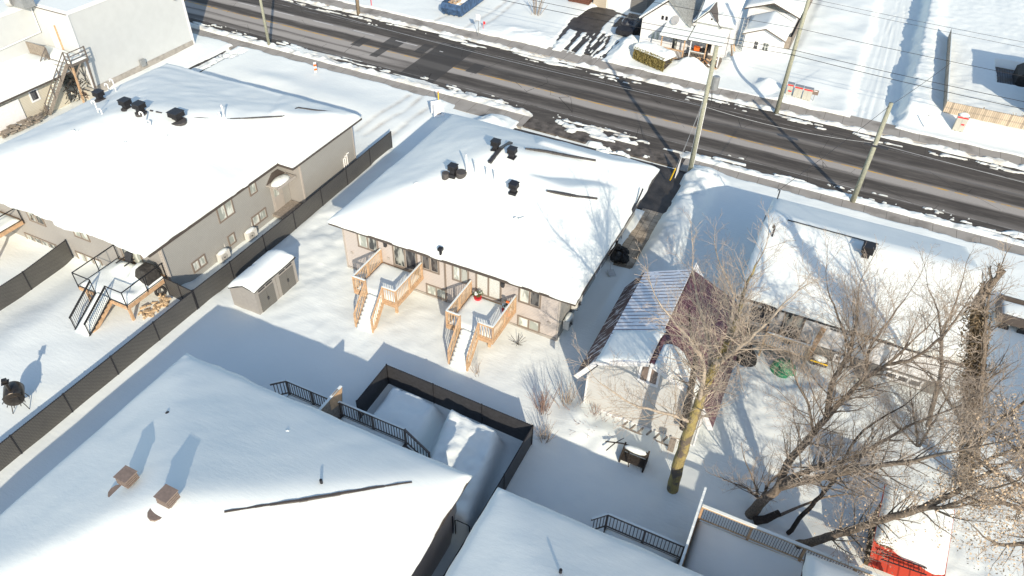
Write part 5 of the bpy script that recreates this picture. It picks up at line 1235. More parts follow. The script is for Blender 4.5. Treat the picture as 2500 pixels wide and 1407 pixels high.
sm = thing('garage', 'small white outbuilding with gabled snow roof beside the wire fence', 'outbuilding', (-7.6, 80, 0))
def smf(x, y): return 2.25+.62*(1-np.abs(x+7.65)/1.9)*1.0
b = MB(); b.prismXZ([(-9.45,-1),(-5.85,-1),(-5.85,2.15),(-7.65,2.85),(-9.45,2.15)], 75.0, 79.5); b.build('wall', 'white_siding', sm)
X, Y = np.meshgrid(np.linspace(-9.75, -5.55, 24), np.linspace(74.7, 79.6, 20)); Zb = 2.9-.40*np.abs(X+7.65); Z = Zb+.22+.05*fbm(X*.6, Y*.6, 3, 3); Z[0,:] -= .1; Z[:,0] -= .12; Z[:,-1] -= .12
grid_obj('snow_cover', X, Y, Z, 'snow', sm, skirt=np.concatenate([Zb[0,:], Zb[1:,-1], Zb[-1,-2::-1], Zb[-2:0:-1,0]]))
b = MB(); b.beam((-9.76,74.68,2.0),(-7.65,74.68,2.86),.04,.12); b.beam((-7.65,74.68,2.86),(-5.54,74.68,2.0),.04,.12); b.build('bargeboard', 'greywood', sm)
window(sm, 'Y', 75.0, -8.55, -7.95, .55, 1.55, 1, 'white', 'glassdark', muntin=(1,2)); window(sm, 'Y', 75.0, -7.7, -6.9, .55, 1.55, 1, 'white', 'glass', muntin=(1,2))
sm2 = thing('house', 'larger snow roofed annex behind the small white outbuilding', 'house', (-8.3, 85, 0))
wallbox(sm2, -10.4, -5.6, 80.2, 90, -1, 2.8, 'white_siding'); X, Y = np.meshgrid(np.linspace(-10.8, -5.2, 24), np.linspace(79.8, 91, 30)); Zb = 3.7-.36*np.abs(X+8); Z = Zb+.25+.06*fbm(X*.5, Y*.5, 3, 3); Z[0,:] -= .12; Z[:,0] -= .12; Z[:,-1] -= .12
grid_obj('snow_cover', X, Y, Z, 'snow', sm2, skirt=np.concatenate([Zb[0,:]-.9, Zb[1:,-1]-.9, Zb[-1,-2::-1]-.9, Zb[-2:0:-1,0]-.9])) if False else grid_obj('snow_cover', X, Y, Z, 'snow', sm2, skirt=np.concatenate([Zb[0,:], Zb[1:,-1], Zb[-1,-2::-1], Zb[-2:0:-1,0]]))
b = MB(); b.beam((-10.81,79.78,2.66),(-8,79.78,3.68),.04,.12); b.beam((-8,79.78,3.68),(-5.19,79.78,2.66),.04,.12); b.build('bargeboard', 'fascia', sm2)
t = thing('ladder', 'aluminium ladder standing in the gap between the white house and the outbuilding', 'ladder', (-9.7, 75.5, 0)); b = MB()
for o in (0, .4): b.beam((-9.95+o,74.6,0),(-9.95+o,75.3,3.4),.05,.04)
for i in range(10): f = (i+.5)/10; b.beam((-9.95,74.6+.7*f,3.4*f),(-9.55,74.6+.7*f,3.4*f),.03,.03)
b.build('rails', 'ladder', t)

# grey building with garage door left of the white house
ga = thing('garage', 'buff block garage with wide white door at the top edge', 'garage', (-25, 82, 0))
wallbox(ga, -27.4, -25.9, 80.2, 88, -1, 3.2, 'stonewall', 'block_wall'); wallbox(ga, -25.9, -23.0, 80.35, 88, -1, 3.2, 'white_siding', 'white_wall'); wallbox(ga, -23.0, -21.2, 80.2, 88, -1, 3.4, 'brick', 'grey_wall')
b = MB(); b.box(-25.7, -23.2, 80.28, 80.345, -.2, 2.6); b.build('garage_door', 'white', ga)
b = MB(); b.box(-27.6,-21.0,80.0,88.2,3.42,3.7); b.build('snow_cover', 'snow', ga)
t = thing('woodpile', 'brown timber stack at the left end of the block garage', 'timber', (-29, 80, 0)); b = MB()
for i in range(6): b.box(-30.2,-27.7,79.6+.0*i,81,.05+.28*i,.30+.28*i)
b.build('boards', newmat('brown_timber', (.13,.055,.035), .8, var=.3, scale=5), t)
t = thing('car', 'black car parked in the shade between the garage and the white house', 'car', tuple(W(1545, 72, 0)))
q = W(1543, 72, 0); M = Matrix.Translation((q[0]-.1, q[1]-.4, .0))@Matrix.Rotation(R(0), 4, 'Z')
b = MB(M); b.prismYZ([(-2.2,.25),(2.2,.25),(2.25,.7),(1.9,.85),(-1.5,.85),(-2.2,.7)], -.88, .88); b.build('body', 'black', t)
b = MB(M); b.add([(-.78,-1.1,.85),(.78,-1.1,.85),(.78,1.6,.85),(-.78,1.6,.85),(-.62,-.4,1.38),(.62,-.4,1.38),(.62,1.1,1.38),(-.62,1.1,1.38)], [(4,5,6,7),(0,1,5,4),(1,2,6,5),(2,3,7,6),(3,0,4,7)]); b.build('cabin', 'glassdark', t)
for x in (-.84,.84):
    for y in (-1.4,1.4): b = MB(M); b.tube([(x-.1,y,.3),(x+.1,y,.3)], .32, 14); b.build('wheel', 'tyre', t)

# trimmed cedar hedge with snow top
hd = thing('hedge', 'clipped cedar hedge with thick snow on top in front of the left porch', 'hedge', (-16.6, 68.6, 0))
b = MB(); rnd = random.Random(3)
hx0, hy0, hx1, hy1 = -18.4, 68.9, -14.9, 67.5
for i in range(5200):
    f = rnd.random(); side = rnd.random(); u = rnd.uniform(-.75,.75); z = rnd.uniform(0,1.35)
    if side < .75: u = -.75+rnd.uniform(-.12,.14)
    x = hx0+(hx1-hx0)*f-u*-.35; y = hy0+(hy1-hy0)*f+u*.95
    c = Vector((x,y,z)); a = Vector((rnd.uniform(-1,1),rnd.uniform(-1,1),rnd.uniform(-.4,1))).normalized()*.10; n = a.cross(Vector((rnd.random()-.5,rnd.random()-.5,rnd.random()))).normalized()*.05
    b.add([c-n,c+a,c+n,c-a*.5], [(0,1,2,3)])
b.build('foliage', 'cedarleaf', hd)
b = MB(); M = Matrix(((.93,.35,0,-16.65),(-.37,.94,0,68.2),(0,0,1,0),(0,0,0,1))); b.M = M; b.box(-1.75,1.75,-.6,.65,.0,1.15); b.build('branch_core', 'barkdark', hd)
X, Y = np.meshgrid(np.linspace(-1.95,1.95,36), np.linspace(-.85,.95,20)); d_ = np.minimum.reduce([X+1.96,1.96-X,Y+.86,.96-Y]); Z = 1.22+.52*(1-np.exp(-d_/.2))+.26*fbm(X*1.3,Y*1.3,8,3)
gXX = .93*X+.35*Y-16.65; gYY = -.37*X+.94*Y+68.2; grid_obj('snow_cap', gXX, gYY, Z, 'snow', hd, skirt=1.1)

# dumpster
dm = thing('dumpster', 'scuffed blue steel waste skip with snow and boards inside at the top edge', 'dumpster', tuple(W(1105, 20, 0)))
q = W(1108, 34, 0); M = Matrix.Translation((q[0]+.1, q[1], 0))@Matrix.Rotation(R(2), 4, 'Z')
b = MB(M)
b.prismYZ([(-.6,.1),(5.4,.1),(5.9,1.35),(-.75,1.35),(-1.1,.85)], -1.15, -1.09); b.prismYZ([(-.6,.1),(5.4,.1),(5.9,1.35),(-.75,1.35),(-1.1,.85)], 1.09, 1.15)
b.add([(-1.09,-.6,.1),(1.09,-.6,.1),(1.09,-1.1,.85),(-1.09,-1.1,.85),(-1.09,-.75,1.35),(1.09,-.75,1.35)], [(0,1,2,3),(3,2,5,4)]); b.box(-1.09,1.09,-.6,5.4,.1,.16); b.build('body', 'bluebin', dm)
for x in (-.9,-.3,.3,.9): b = MB(M); b.beam((x,-.68,.05),(x,-1.17,.9),.09,.07); b.build('rib', 'bluebin', dm)
b = MB(M)
for i in range(16): b.beam((rnd.uniform(-.9,.6),rnd.uniform(-.4,1.2),rnd.uniform(.7,1.25)),(rnd.uniform(-.6,.9),rnd.uniform(0,3),rnd.uniform(.9,1.4)),rnd.uniform(.1,.5),.05)
b.build('contents', 'pine', dm)
b = MB(M); b.blob((.2,1.6,.9),(.8,1.9,.35),14,6,.15,4); b.build('snow_clump','snow',dm,smooth=True)

# communication cabinets, small signs
def cabinet(x, y, wd, h, label, group='beige street cabinets'):
    t = thing('utility_cabinet', label, 'cabinet', (x, y, 0), group); M = Matrix.Translation((x, y, 0))
    b = MB(M); b.box(-wd/2, wd/2, -.18, .22, -.3, h); b.build('cabinet_box', 'cabinet', t)
    b = MB(M); b.prismYZ([(-.21,h),(.25,h),(.25,h+.03),(-.21,h+.03)], -wd/2-.03, wd/2+.03); b.build('lid', 'galv', t)
    b = MB(M); b.box(-wd/2+.01, wd/2-.01, -.186, -.181, h-.17, h-.05); b.build('warning_label', 'redlabel', t)
    for s in (-1, 1): b = MB(M); b.box(s*wd/4-wd/4+.02+.0, s*wd/4+wd/4-.02, -.20, -.187 if False else -.181, .02, h-.2); b.build('door', 'cabinet', t)
    for s in (-1, 1): b = MB(M); b.box(s*wd/4-.07, s*wd/4+.07, -.205, -.2005, .18, .21); b.build('door_vent', 'black', t)
    return t, M
c0 = W(1925, 238, 0); t, M = cabinet(c0[0]-.1, c0[1]+.3, .55, 1.2, 'narrow beige cabinet with two red labels, leftmost of three behind the wooden utility pole'); b = MB(M); b.box(-.1,.2,-.208,-.2055,.5,.62); b.build('warning_label', 'redlabel', t)
c1 = W(1941, 243, 0); cabinet(c1[0]+.05, c1[1]+.25, .72, 1.2, 'beige cabinet with red top label, middle of three near the wooden utility pole')
c2 = W(1965, 249, 0); cabinet(c2[0], c2[1]+.25, .76, 1.2, 'beige cabinet with red top label, rightmost of three next to the small brown sign')
c3 = W(2335, 325, 0); t, M = cabinet(c3[0], c3[1]+.2, .85, 1.5, 'beige cabinet with rounded snow cap in front of the pale board fence'); b = MB(M); b.box(.05,.3,-.208,-.2055,.75,.88); b.build('warning_label','redlabel',t); b = MB(M); b.blob((0,.02,1.55),(.42,.24,.22),12,6,.04,2); b.build('snow_cap','snow',t,smooth=True)
t = thing('info_sign', 'small brown information sign on a thin post beside the beige cabinets', 'sign', (-1.35, 67.4, 0)); b = MB(); b.tube([(-1.35,67.4,-.2),(-1.35,67.4,1.0)], .03, 6); b.build('post','galv',t); b = MB(); b.box(-1.62,-1.08,67.34,67.38,.65,1.1); b.build('panel','browncap',t); b = MB(); b.box(-1.5,-1.2,67.33,67.338,.98,1.04); b.build('plate','white',t)
t = thing('marker_post', 'plain white marker stake in the snow left of the snow capped cabinet', 'marker', tuple(W(2255,312,0))); q = W(2255,312,0); b = MB(); b.tube([(q[0],q[1],-.2),(q[0],q[1],1.1)], .05, 8); b.build('post','white',t); b = MB(); b.tube([(q[0],q[1],1.1),(q[0],q[1],1.15)], .06, 8); b.build('cap','galv',t)
t = thing('barrier_board', 'orange and white striped marker board stuck in the snow by the near sidewalk', 'marker', tuple(W(772,180,0))); q = W(772,180,0)
for i in range(5): b = MB(); b.prismXZ([(q[0]-.15,.05+.2*i),(q[0]+.15,.15+.2*i),(q[0]+.15,.35+.2*i),(q[0]-.15,.25+.2*i)], q[1]-.02, q[1]+.02); b.build('stripe', 'orange' if i % 2 else 'white', t)
t = thing('hydrant_marker', 'pink survey flag stake in the far yard beyond the street', 'marker', tuple(W(1180,72,0))); q = W(1180,72,0); b = MB(); b.tube([(q[0],q[1],0),(q[0],q[1],.8)], .02, 5); b.build('stake','redlabel',t); b = MB(); b.box(q[0],q[0]+.22,q[1]-.01,q[1]+.01,.55,.85); b.build('flag','redlabel',t)
t = thing('street_sign', 'thin post with a small white sign by the far sidewalk', 'sign', tuple(W(1168,85,0))); q = W(1168,85,0); b = MB(); b.tube([(q[0],q[1],-.2),(q[0],q[1],2.0)], .03, 6); b.build('post','galv',t); b = MB(); b.box(q[0]-.25,q[0]+.25,q[1]-.05,q[1]-.03,1.5,2.1); b.build('panel','white',t)
t = thing('survey_stake', 'small pink stake at the far sidewalk near the left utility pole', 'marker', tuple(W(907,14,0))); q = W(907,14,0); b = MB(); b.tube([(q[0],q[1],0),(q[0],q[1],.9)], .04, 6); b.build('stake','redlabel',t)
# sale sign on white panel by the driveway bank
t = thing('lawn_sign', 'white sandwich sign with small round emblem on the snowbank near the driveway', 'sign', (-30, 49.2, 0)); q = W(1072, 285, .3)
M = Matrix.Translation((q[0], q[1], .3))@Matrix.Rotation(R(48), 4, 'Z'); b = MB(M); b.beam((-.45,0,.55),(.45,0,.55),.03,1.1); b.build('front_panel','white',t); b = MB(M); b.beam((-.45,.75,.55),(.45,.75,.55),.03,1.1); b.build('back_panel','white',t)
b = MB(M); b.tube([(.05+.07*math.cos(R(30*k)), -.02, .72+.07*math.sin(R(30*k))) for k in range(13)], .012, 4, False); b.build('emblem','browncap',t); b = MB(M); b.box(-.2,.2,-.025,-.016,.22,.30); b.build('text_plate','browncap',t)
t = thing('marker_post', 'yellow marker post at the sidewalk beside the white sandwich sign', 'marker', tuple(W(1071,255,0))); q = W(1071,255,0); b = MB(); b.tube([(q[0],q[1],-.2),(q[0],q[1],1.15)], .05, 8); b.build('post','yellow',t); b = MB(); b.tube([(q[0],q[1],1.1),(q[0],q[1],1.2)], .06, 8); b.build('cap','orange',t)
t = thing('garbage_bags', 'pile of glossy black garbage bags on the paved strip by the bungalow side door', 'garbage bags', (-9.4, 37.6, 0)); b = MB()
for i, (x, y, z, s) in enumerate(((-9.5,37.3,.3,.42),(-9.0,37.5,.25,.38),(-9.35,38.0,.3,.40),(-9.6,37.8,.65,.30),(-9.1,37.9,.45,.3))): b.blob((x,y,z),(s,s*.9,s),9,7,.16,i)
MT['bag'] = newmat('glossy_black_plastic', (.02,.02,.02), .18, var=.2, bump=.8, bscale=12); b.build('bags','bag',t)
t = thing('snow_shovel', 'pale snow shovel leaning on the bungalow wall beside the garbage bags', 'shovel', (-9.8, 36.4, 0)); b = MB(); b.tube([(-9.9,36.8,1.1),(-9.3,35.9,.1)], .02, 6); b.build('handle','galv',t); b = MB(); b.beam((-9.4,36.0,.2),(-9.1,35.7,.0),.45,.03); b.build('blade','plastic',t)
t = thing('hose_reel', 'tangle of cut shrub stems by the right deck corner', 'plant', (-11.7, 27.2, 0)); b = MB()
for i in range(14): a = rnd.uniform(0,6.28); b.tube([(-11.9,27.4,0),(-11.9+.5*math.cos(a),27.4+.5*math.sin(a),.35)], .012, 4)
b.build('stems','barkdark',t)

# ---- pale board fence, wire fence, stake fence
t = thing('board_fence', 'tall pale board fence enclosing the snowy yard at upper right', 'fence', (9.3, 69.2, 0)); fx0, fx1 = 9.2, 26
b = MB(); b.box(9.2, 26, 69.15, 69.20, -.2, 1.75); b.build('board_panel', 'boards', t); b = MB(); b.box(9.15, 9.2, 69.15, 88.0, -.2, 1.75); b.build('board_panel', 'boards', t)
b = MB(); b.beam((9.175,69.15,1.78),(9.175,88,1.78),.10,.05); b.build('snow_cap','snow',t)
for x in (9.2, 12, 15, 18): post(t, x, 69.25, -.2, 1.85, 'oldwood', .09)
wf = thing('wire_fence', 'leaning wire and lattice fence beside the white outbuilding', 'fence', (-5.3, 80, 0))
b = MB(); b.box(-5.33,-5.27,78.4,95,-.1,1.25); b.build('lattice_panel','oldwood',wf)
for i in range(7): post(wf, -5.3, 78.4+2.7*i, -.2, 1.4, 'greywood', .08)
b = MB(); b.box(-6.2,-5.33,78.4,78.46,-.1,1.2); b.build('lattice_panel','oldwood',wf)
pb = thing('vehicle', 'black covered object on the dark paved patio at the right edge', 'vehicle', (16.2, 81.5, 0)); b = MB(); b.prismXZ([(15.4,.0),(19,.0),(19,1.3),(15.9,1.3),(15.4,.9)], 80.3, 83.2); b.build('cover','tarpblack',pb)
bs = thing('bush', 'leafless straw coloured bush against the pale board fence at the right edge', 'bush', tuple(W(2490,310,0)))
b = MB(); q = W(2488,318,0); rnd = random.Random(31)
for i in range(520):
    a = rnd.uniform(0,6.28); e = rnd.uniform(.2,1.2); l = rnd.uniform(.6,1.5); p0 = Vector((q[0]+rnd.uniform(-.5,1.8),q[1]+rnd.uniform(-.3,.3),0)); p1 = p0+Vector((math.cos(a)*math.cos(e),math.sin(a)*math.cos(e),math.sin(e)))*l; b.beam(p0,p1,.022,.022)
b.build('stems', newmat('straw_stems', (.42,.30,.14), .9, var=.3), bs)

# ================================================================== WHITE BUILDING, OUTSIDE STAIRS, SMALL HOUSE (upper left)
wb = thing('commercial_building', 'large white windowless building with snow roof in the upper left corner', 'building', (-64, 44, 0))
MT['white_wall'] = newmat('white_stucco', (.56,.58,.57), .6, var=.03, scale=1.5)
wallbox(wb, -61.9, -57.8, 38.45, 50.3, -1, 6.7, 'white_wall'); wallbox(wb, -75, -61.9, 30, 50.3, -1, 6.7, 'white_wall', 'wing_wall')
b = MB(); b.box(-57.8,-57.74,38.4,50.3,-.3,.45); b.build('foundation','concrete',wb)
b = MB(); b.box(-57.84,-57.72,38.37,38.5,.0,6.7); b.build('corner_trim','white',wb); b = MB(); b.box(-57.82,-57.72,50.2,50.33,.0,6.7); b.build('corner_trim','white',wb)
b = MB(); b.box(-75.05,-57.74,38.38,50.4,6.7,6.86); b.box(-75.05,-61.85,29.9,38.38,6.7,6.86); b.build('parapet','white',wb)
b = MB(); b.box(-74.8,-57.9,38.6,50.2,6.86,6.93); b.box(-74.8,-62.0,30.1,38.6,6.862,6.932); b.build('snow_cover','snow',wb)
b = MB(); b.box(-75.06,-57.72,38.36,38.38,6.72,6.80); b.build('drip_edge','fascia',wb)
window(wb, 'Y', 38.45, -60.75, -59.95, 3.4, 5.6, 1, 'white', 'white', 'upper_door'); b = MB(); b.box(-59.9,-59.75,38.36,38.44,3.4,5.5); b.build('door_trim','cedar',wb)
b = MB(); b.tube([(-61.82,38.3,6.6),(-61.82,38.3,4.6),(-61.82,33.4,4.4),(-61.82,33.3,3.5)], .06, 8); b.build('downspout','white',wb)
b = MB(); b.box(-57.73,-57.5,43.6,44.1,.35,.95); b.build('electric_meter','galv',wb); b = MB(); b.box(-57.74,-57.6,49.2,49.4,4.6,4.8); b.build('wall_lantern','galv',wb)
q = W(50, 8, 7.2); t = thing('rooftop_unit', 'rooftop duct with round grey fan end on the white building', 'roof unit', tuple(q)); M = Matrix.Translation((q[0],q[1],6.95)); b = MB(M); b.box(-.4,.9,-.4,.6,0,.8); b.build('casing','galv',t); b = MB(M); b.tube([(-.5,-.3,.5),(-.8,-.5,.5)], [.45,.5], 18); b.build('hood','dish',t)
lhb = thing('house', 'low cream sided house with rounded snow roof below the outside stairs', 'house', (-61, 33.5, 0))
wallbox(lhb, -66, -58.3, 27, 36.3, -1, 2.55, 'cream_siding')
X, Y = np.meshgrid(np.linspace(-66.5,-57.7,46), np.linspace(26.5,36.9,50)); Zb = 2.5+.30*np.minimum(X*0+2.2, np.minimum((-57.7-X), (X+66.5)))*1.0; d_ = np.minimum.reduce([X+66.6,-57.6-X,Y-26.4,37.0-Y]); Z = Zb+.30*(1-np.exp(-d_/.2))+.12*fbm(X*.35,Y*.35,5,3)
grid_obj('snow_cover', X, Y, Z, 'snow', lhb, skirt=2.45)
b = MB(); b.box(-57.75,-57.68,26.5,36.9,2.42,2.56); b.build('gutter','fascia',lhb)
window(lhb, 'X', -58.3, 33.2, 34.0, 1.2, 2.2, 1, 'white', 'glassdark')
b = MB(); b.box(-58.28,-58.2,29.3,32.2,.0,2.0); b.build('garage_door','white',lhb)
os_ = thing('outdoor_staircase', 'grey wooden outside staircase with snowy treads climbing to the large white building', 'staircase', (-58.5, 36, 0))
pl = (-59.1, -57.2, 36.6, 38.4, 3.35)
b = MB(); b.box(-61.8,-56.95,36.75,38.4,3.15,3.35); b.build('landing','greywood',os_)
pillow(os_, -61.7, -57.0, 36.8, 38.35, 3.351, .2, seed=7)
foot = 33.9; n = 15
for sx in (-59.5, -57.5):
    b = MB(); b.beam((sx,36.75,3.25),(sx-.35,foot,-.05),.06,.28); b.build('stringer','oldwood',os_)
for i in range(n):
    f = (i+.6)/n; y = 36.75+(foot-36.75)*f; z = 3.3-3.35*f; xo = -.35*f
    b = MB(); b.box(-59.5+xo,-57.5+xo,y-.13,y+.12,z-.04,z); tr = b.build('tread','oldwood',os_)
    b = MB(); b.box(-59.4+xo,-57.6+xo,y-.12,y+.12,z+.002,z+.13); b.build('tread_snow','snow',tr)
for sx in (-59.5,-57.5):
    for hh in (.95,.5): b = MB(); b.beam((sx,36.75,3.35+hh),(sx-.35,foot,hh),.06,.06); b.build('stair_railing','greywood',os_)
    for f in (0,.33,.66,1): y = 36.75+(foot-36.75)*f; z = 3.3*(1-f); b = MB(); b.beam((sx-.35*f,y,z-.1),(sx-.35*f,y,z+.98),.08,.08); b.build('railing_post','greywood',os_)
for hh in (.95,.62,.3): b = MB(); b.beam((-56.98,36.8,3.35+hh),(-56.98,38.35,3.35+hh),.06,.06); b.build('landing_railing','greywood',os_); b = MB(); b.beam((-57.5,36.75,3.35+hh),(-56.98,36.75,3.35+hh),.05,.05); b.build('landing_railing','greywood',os_)
for x, y in ((-56.98,36.75),(-56.98,38.35)): post(os_, x, y, 3.1, 4.35, 'greywood', .09, 'railing_post')
b = MB(); b.box(-61.8,-59.55,36.72,36.77,3.0,4.35); b.build('side_screen','oldwood',os_)
for x, y, m in ((-57.1,36.85,'cedar'),(-56.98,38.2,'greywood')): b = MB(); b.beam((x,y,3.15),(x-.25,y,-.2),.13,.13); b.build('support_post', m, os_)
b = MB(); b.beam((-57.15,36.85,2.2),(-57.7,36.85,3.15),.09,.09); b.beam((-57.15,36.85,2.2),(-57.0,37.6,3.15),.09,.09); b.build('brace','oldwood',os_)
t = thing('scrap_heap', 'dark jumble of frames and branches stored underneath the outside staircase', 'scrap', (-58, 37.4, 0)); b = MB(); rnd = random.Random(5)
for i in range(60): p = Vector((rnd.uniform(-59.3,-57.2),rnd.uniform(35.8,38.2),rnd.uniform(0,1.6))); d_ = Vector((rnd.uniform(-1,1),rnd.uniform(-1,1),rnd.uniform(-.6,1))).normalized()*rnd.uniform(.3,.9); b.beam(p,p+d_,.05,.04)
b.build('frames','barkdark',t)
b = MB()
for i in range(26): p = Vector((rnd.uniform(-59.3,-57.2),rnd.uniform(35.8,38.2),rnd.uniform(0,1.4))); d_ = Vector((rnd.uniform(-1,1),rnd.uniform(-1,1),rnd.uniform(-.6,1))).normalized()*rnd.uniform(.15,.4); b.beam(p,p+d_,.09,.05)
b.build('pale_boards','cream_siding',t)
t = thing('cabinet', 'old cream wooden cabinet beside the stair support in the snow', 'cabinet', (-57.5, 37.6, 0)); b = MB(); b.box(-57.9,-57.0,37.3,37.9,-.1,.75); b.build('cabinet_box','cream_siding',t); b = MB(); b.box(-57.75,-57.2,37.27,37.3,.05,.6); b.build('door','browncap',t)
t = thing('woodpile', 'long pile of old firewood by the cream sided house', 'firewood', (-57.8, 31.5, 0)); b = MB()
for i in range(70): x = rnd.uniform(-58.2,-57.4); y = rnd.uniform(29.6,33.2); z = rnd.uniform(.0,.4); a = rnd.uniform(1.1,2.0); b.beam((x-.22*math.cos(a),y-.22*math.sin(a),z),(x+.22*math.cos(a),y+.22*math.sin(a),z),.13,.11)
b.build('logs','oldwood',t)
t = thing('snow_blower', 'red machine corner showing at the far left edge by the woodpile', 'machine', tuple(W(4,302,.3))); q = W(2,303,.2); b = MB(Matrix.Translation((q[0],q[1],0))); b.prismYZ([(-.5,0),(.4,0),(.3,.55),(-.3,.5)], -.35, .35); b.build('housing','red',t); b = MB(Matrix.Translation((q[0],q[1],0))); b.tube([(.36,.1,.2),(.44,.1,.2)], .2, 12); b.build('wheel','tyre',t)
t = thing('bush', 'small tangled shrub in front of the cream sided wall', 'bush', (-58.4, 33.4, 0)); b = MB()
for i in range(120): a = rnd.uniform(0,6.28); e = rnd.uniform(.3,1.4); l = rnd.uniform(.3,.9); p0 = Vector((-58.0,33.9,-.1)); b.beam(p0,p0+Vector((math.cos(a)*math.cos(e)*.6,math.sin(a)*math.cos(e),math.sin(e)))*l,.02,.02)
b.build('stems','oldwood',t)

# ================================================================== POLES AND WIRES
def upole(label, bx, by, tx, ty, zt=None, r0=.20, r1=.14, mat='poleold', attach=None):
    q = W(bx, by, 0); d = ray(tx, ty); k = (q[0]*d[0]+q[1]*d[1])/(d[0]**2+d[1]**2); h = zt or CH+d[2]*k
    t = thing('utility_pole', label, 'utility pole', (q[0], q[1], 0), 'wooden utility poles')
    b = MB(); b.tube([(q[0],q[1],-.6),(q[0],q[1],h)], [r0, r1], 12); b.build('pole', mat, t, smooth=True)
    return t, q, h
pA, qA, hA = upole('pale green wooden pole on the near curb, left of all others', 657, 110, 637, 0, 9.5, .15, .11)
pB, qB, hB = upole('tall wooden pole with white conduits and a transformer at the near curb', 1683, 425, 1745, 112)
pC, qC, hC = upole('tall wooden pole on the far curb beside the beige cabinets', 1897, 270, 1975, 0, 11)
pD, qD, hD = upole('short wooden pole on the near curb behind the white house', 2083, 488, 2177, 252)
p2, q2, h2 = upole('brown wooden pole at the far curb near the top left of the street', 875, 30, 872, 0, 10, mat='polebrown')
b = MB(); b.tube([(qB[0]-.17,qB[1]-.03,-.3),(qB[0]-.15,qB[1]-.03,6.0)], .04, 6); b.build('conduit','pvc',pB)
b = MB(); b.tube([(qB[0]+.17,qB[1]-.03,-.3),(qB[0]+.15,qB[1]-.03,6.0)], .03, 6); b.build('conduit','pvc',pB)
b = MB(); b.tube([(qB[0]+.42,qB[1]+.1,7.05),(qB[0]+.42,qB[1]+.1,7.95),(qB[0]+.42,qB[1]+.1,8.0)], [.26,.26,.2], 14); b.build('transformer','galv',pB)
b = MB()
for i in range(4): b.tube([(qB[0]+.15,qB[1],6.0+.3*i),(qB[0]+.55,qB[1]-.2,5.7+.25*i),(qB[0]+.3,qB[1]+.1,6.9)], .012, 4)
b.build('leads','black',pB)
for p_, q_, zz in ((pC,qC,5.4),(pC,qC,7.4),(pD,qD,4.65),(pB,qB,5.57)): b = MB(); b.tube([(q_[0]-.15,q_[1]-.1,zz),(q_[0]+.15,q_[1]-.1,zz)], .05, 6); b.build('bracket','galv',p_)
b = MB(); b.beam((qD[0]-.7,qD[1]-.14,4.6),(qD[0]+.9,qD[1]-.14,4.55),.12,.12); b.build('splice_case','charcoal',pD)
t = thing('guy_guard', 'yellow guard on the guy wire anchor beside the tall near pole', 'guy guard', (-9, 48.3, 0)); a0 = W(1636,440,.25); a1 = W(1649,412,1.6); b = MB(); b.tube([a0,a1], .055, 8); b.build('guard','yellow',t)
b = MB(); top = Vector((qB[0],qB[1],6.3)); b.tube([Vector(a1),top], .012, 5); b.tube([Vector(a1)+Vector((.1,.1,0)),top+Vector((0,0,.7))], .012, 5); b.build('guy_wire','galv',t)
b = MB(); b.tube([Vector(a0)*.5+Vector(a1)*.5-Vector((0,.0,.5)), Vector(a1)+Vector((.3,0,.3))], .001, 3)
t = thing('snow_stake', 'white panel fence end poking from the snow beside the yellow guard', 'panel', tuple(W(1655,410,0))); q = W(1652,425,0); b = MB(); b.prismYZ([(q[1]-.5,-.1),(q[1]+.4,-.1),(q[1]+.5,1.3),(q[1]+.3,1.1),(q[1]-.3,.3)], q[0], q[0]+.04); b.build('panel','white',t)
def wire(label, pts, r=.014, sag=.35, mat='black'):
    b = MB(); path = []
    for a, c in zip(pts[:-1], pts[1:]):
        a = Vector(a); c = Vector(c); n = 20
        for i in range(n): f = i/n; p = a.lerp(c, f); p.z -= 4*sag*f*(1-f); path.append(p)
    path.append(Vector(pts[-1])); b.tube(path, r, 4); o = b.build('power_line', mat); tag(o, label, 'cable', 'overhead cables along the street'); return o
sl = -.021
def far_pt(q, dx, z): return (q[0]+dx, q[1]+sl*dx+.0, z)
wire('upper of the two close cables on the far side poles', [far_pt(qC,-72,5.9), (q2[0],q2[1]-.1,5.5), (qC[0],qC[1]-.16,5.55), far_pt(qC,40,5.5)], .022, .35)
wire('lower of the two close cables on the far side poles', [far_pt(qC,-72,5.5), (q2[0],q2[1]-.25,5.0), (qC[0],qC[1]-.3,5.2), far_pt(qC,40,5.0)], .024, .45)
wire('single higher cable with a small loop on the far side poles', [far_pt(qC,-72,7.6), (q2[0],q2[1],7.5), (qC[0],qC[1]-.16,7.35), far_pt(qC,40,7.3)], .018, .3)
wire('highest thin cable along the far side poles', [far_pt(qC,-72,9.6), (q2[0],q2[1],9.6), (qC[0],qC[1]-.14,9.8), far_pt(qC,40,9.6)], .012, .3)
wire('second highest thin cable along the far side poles', [far_pt(qC,-72,9.0), (q2[0],q2[1]+.3,9.0), (qC[0],qC[1]+.5,9.3), far_pt(qC,40,9.1)], .012, .3)
wire('pale cable running low between the near side poles', [far_pt(qA,-30,5.0), (qA[0],qA[1]+.15,4.9), (qB[0],qB[1]+.16,5.57), (qD[0],qD[1]+.15,4.65), far_pt(qD,40,4.6)], .02, .35, 'galv')
jx = W(2321, 154, 7.35); wire('twisted service drop from the far cable past the short pole to the white house mast', [jx, (qD[0],qD[1],7.6), tuple(W(1898,467,4.2))], .018, .1)

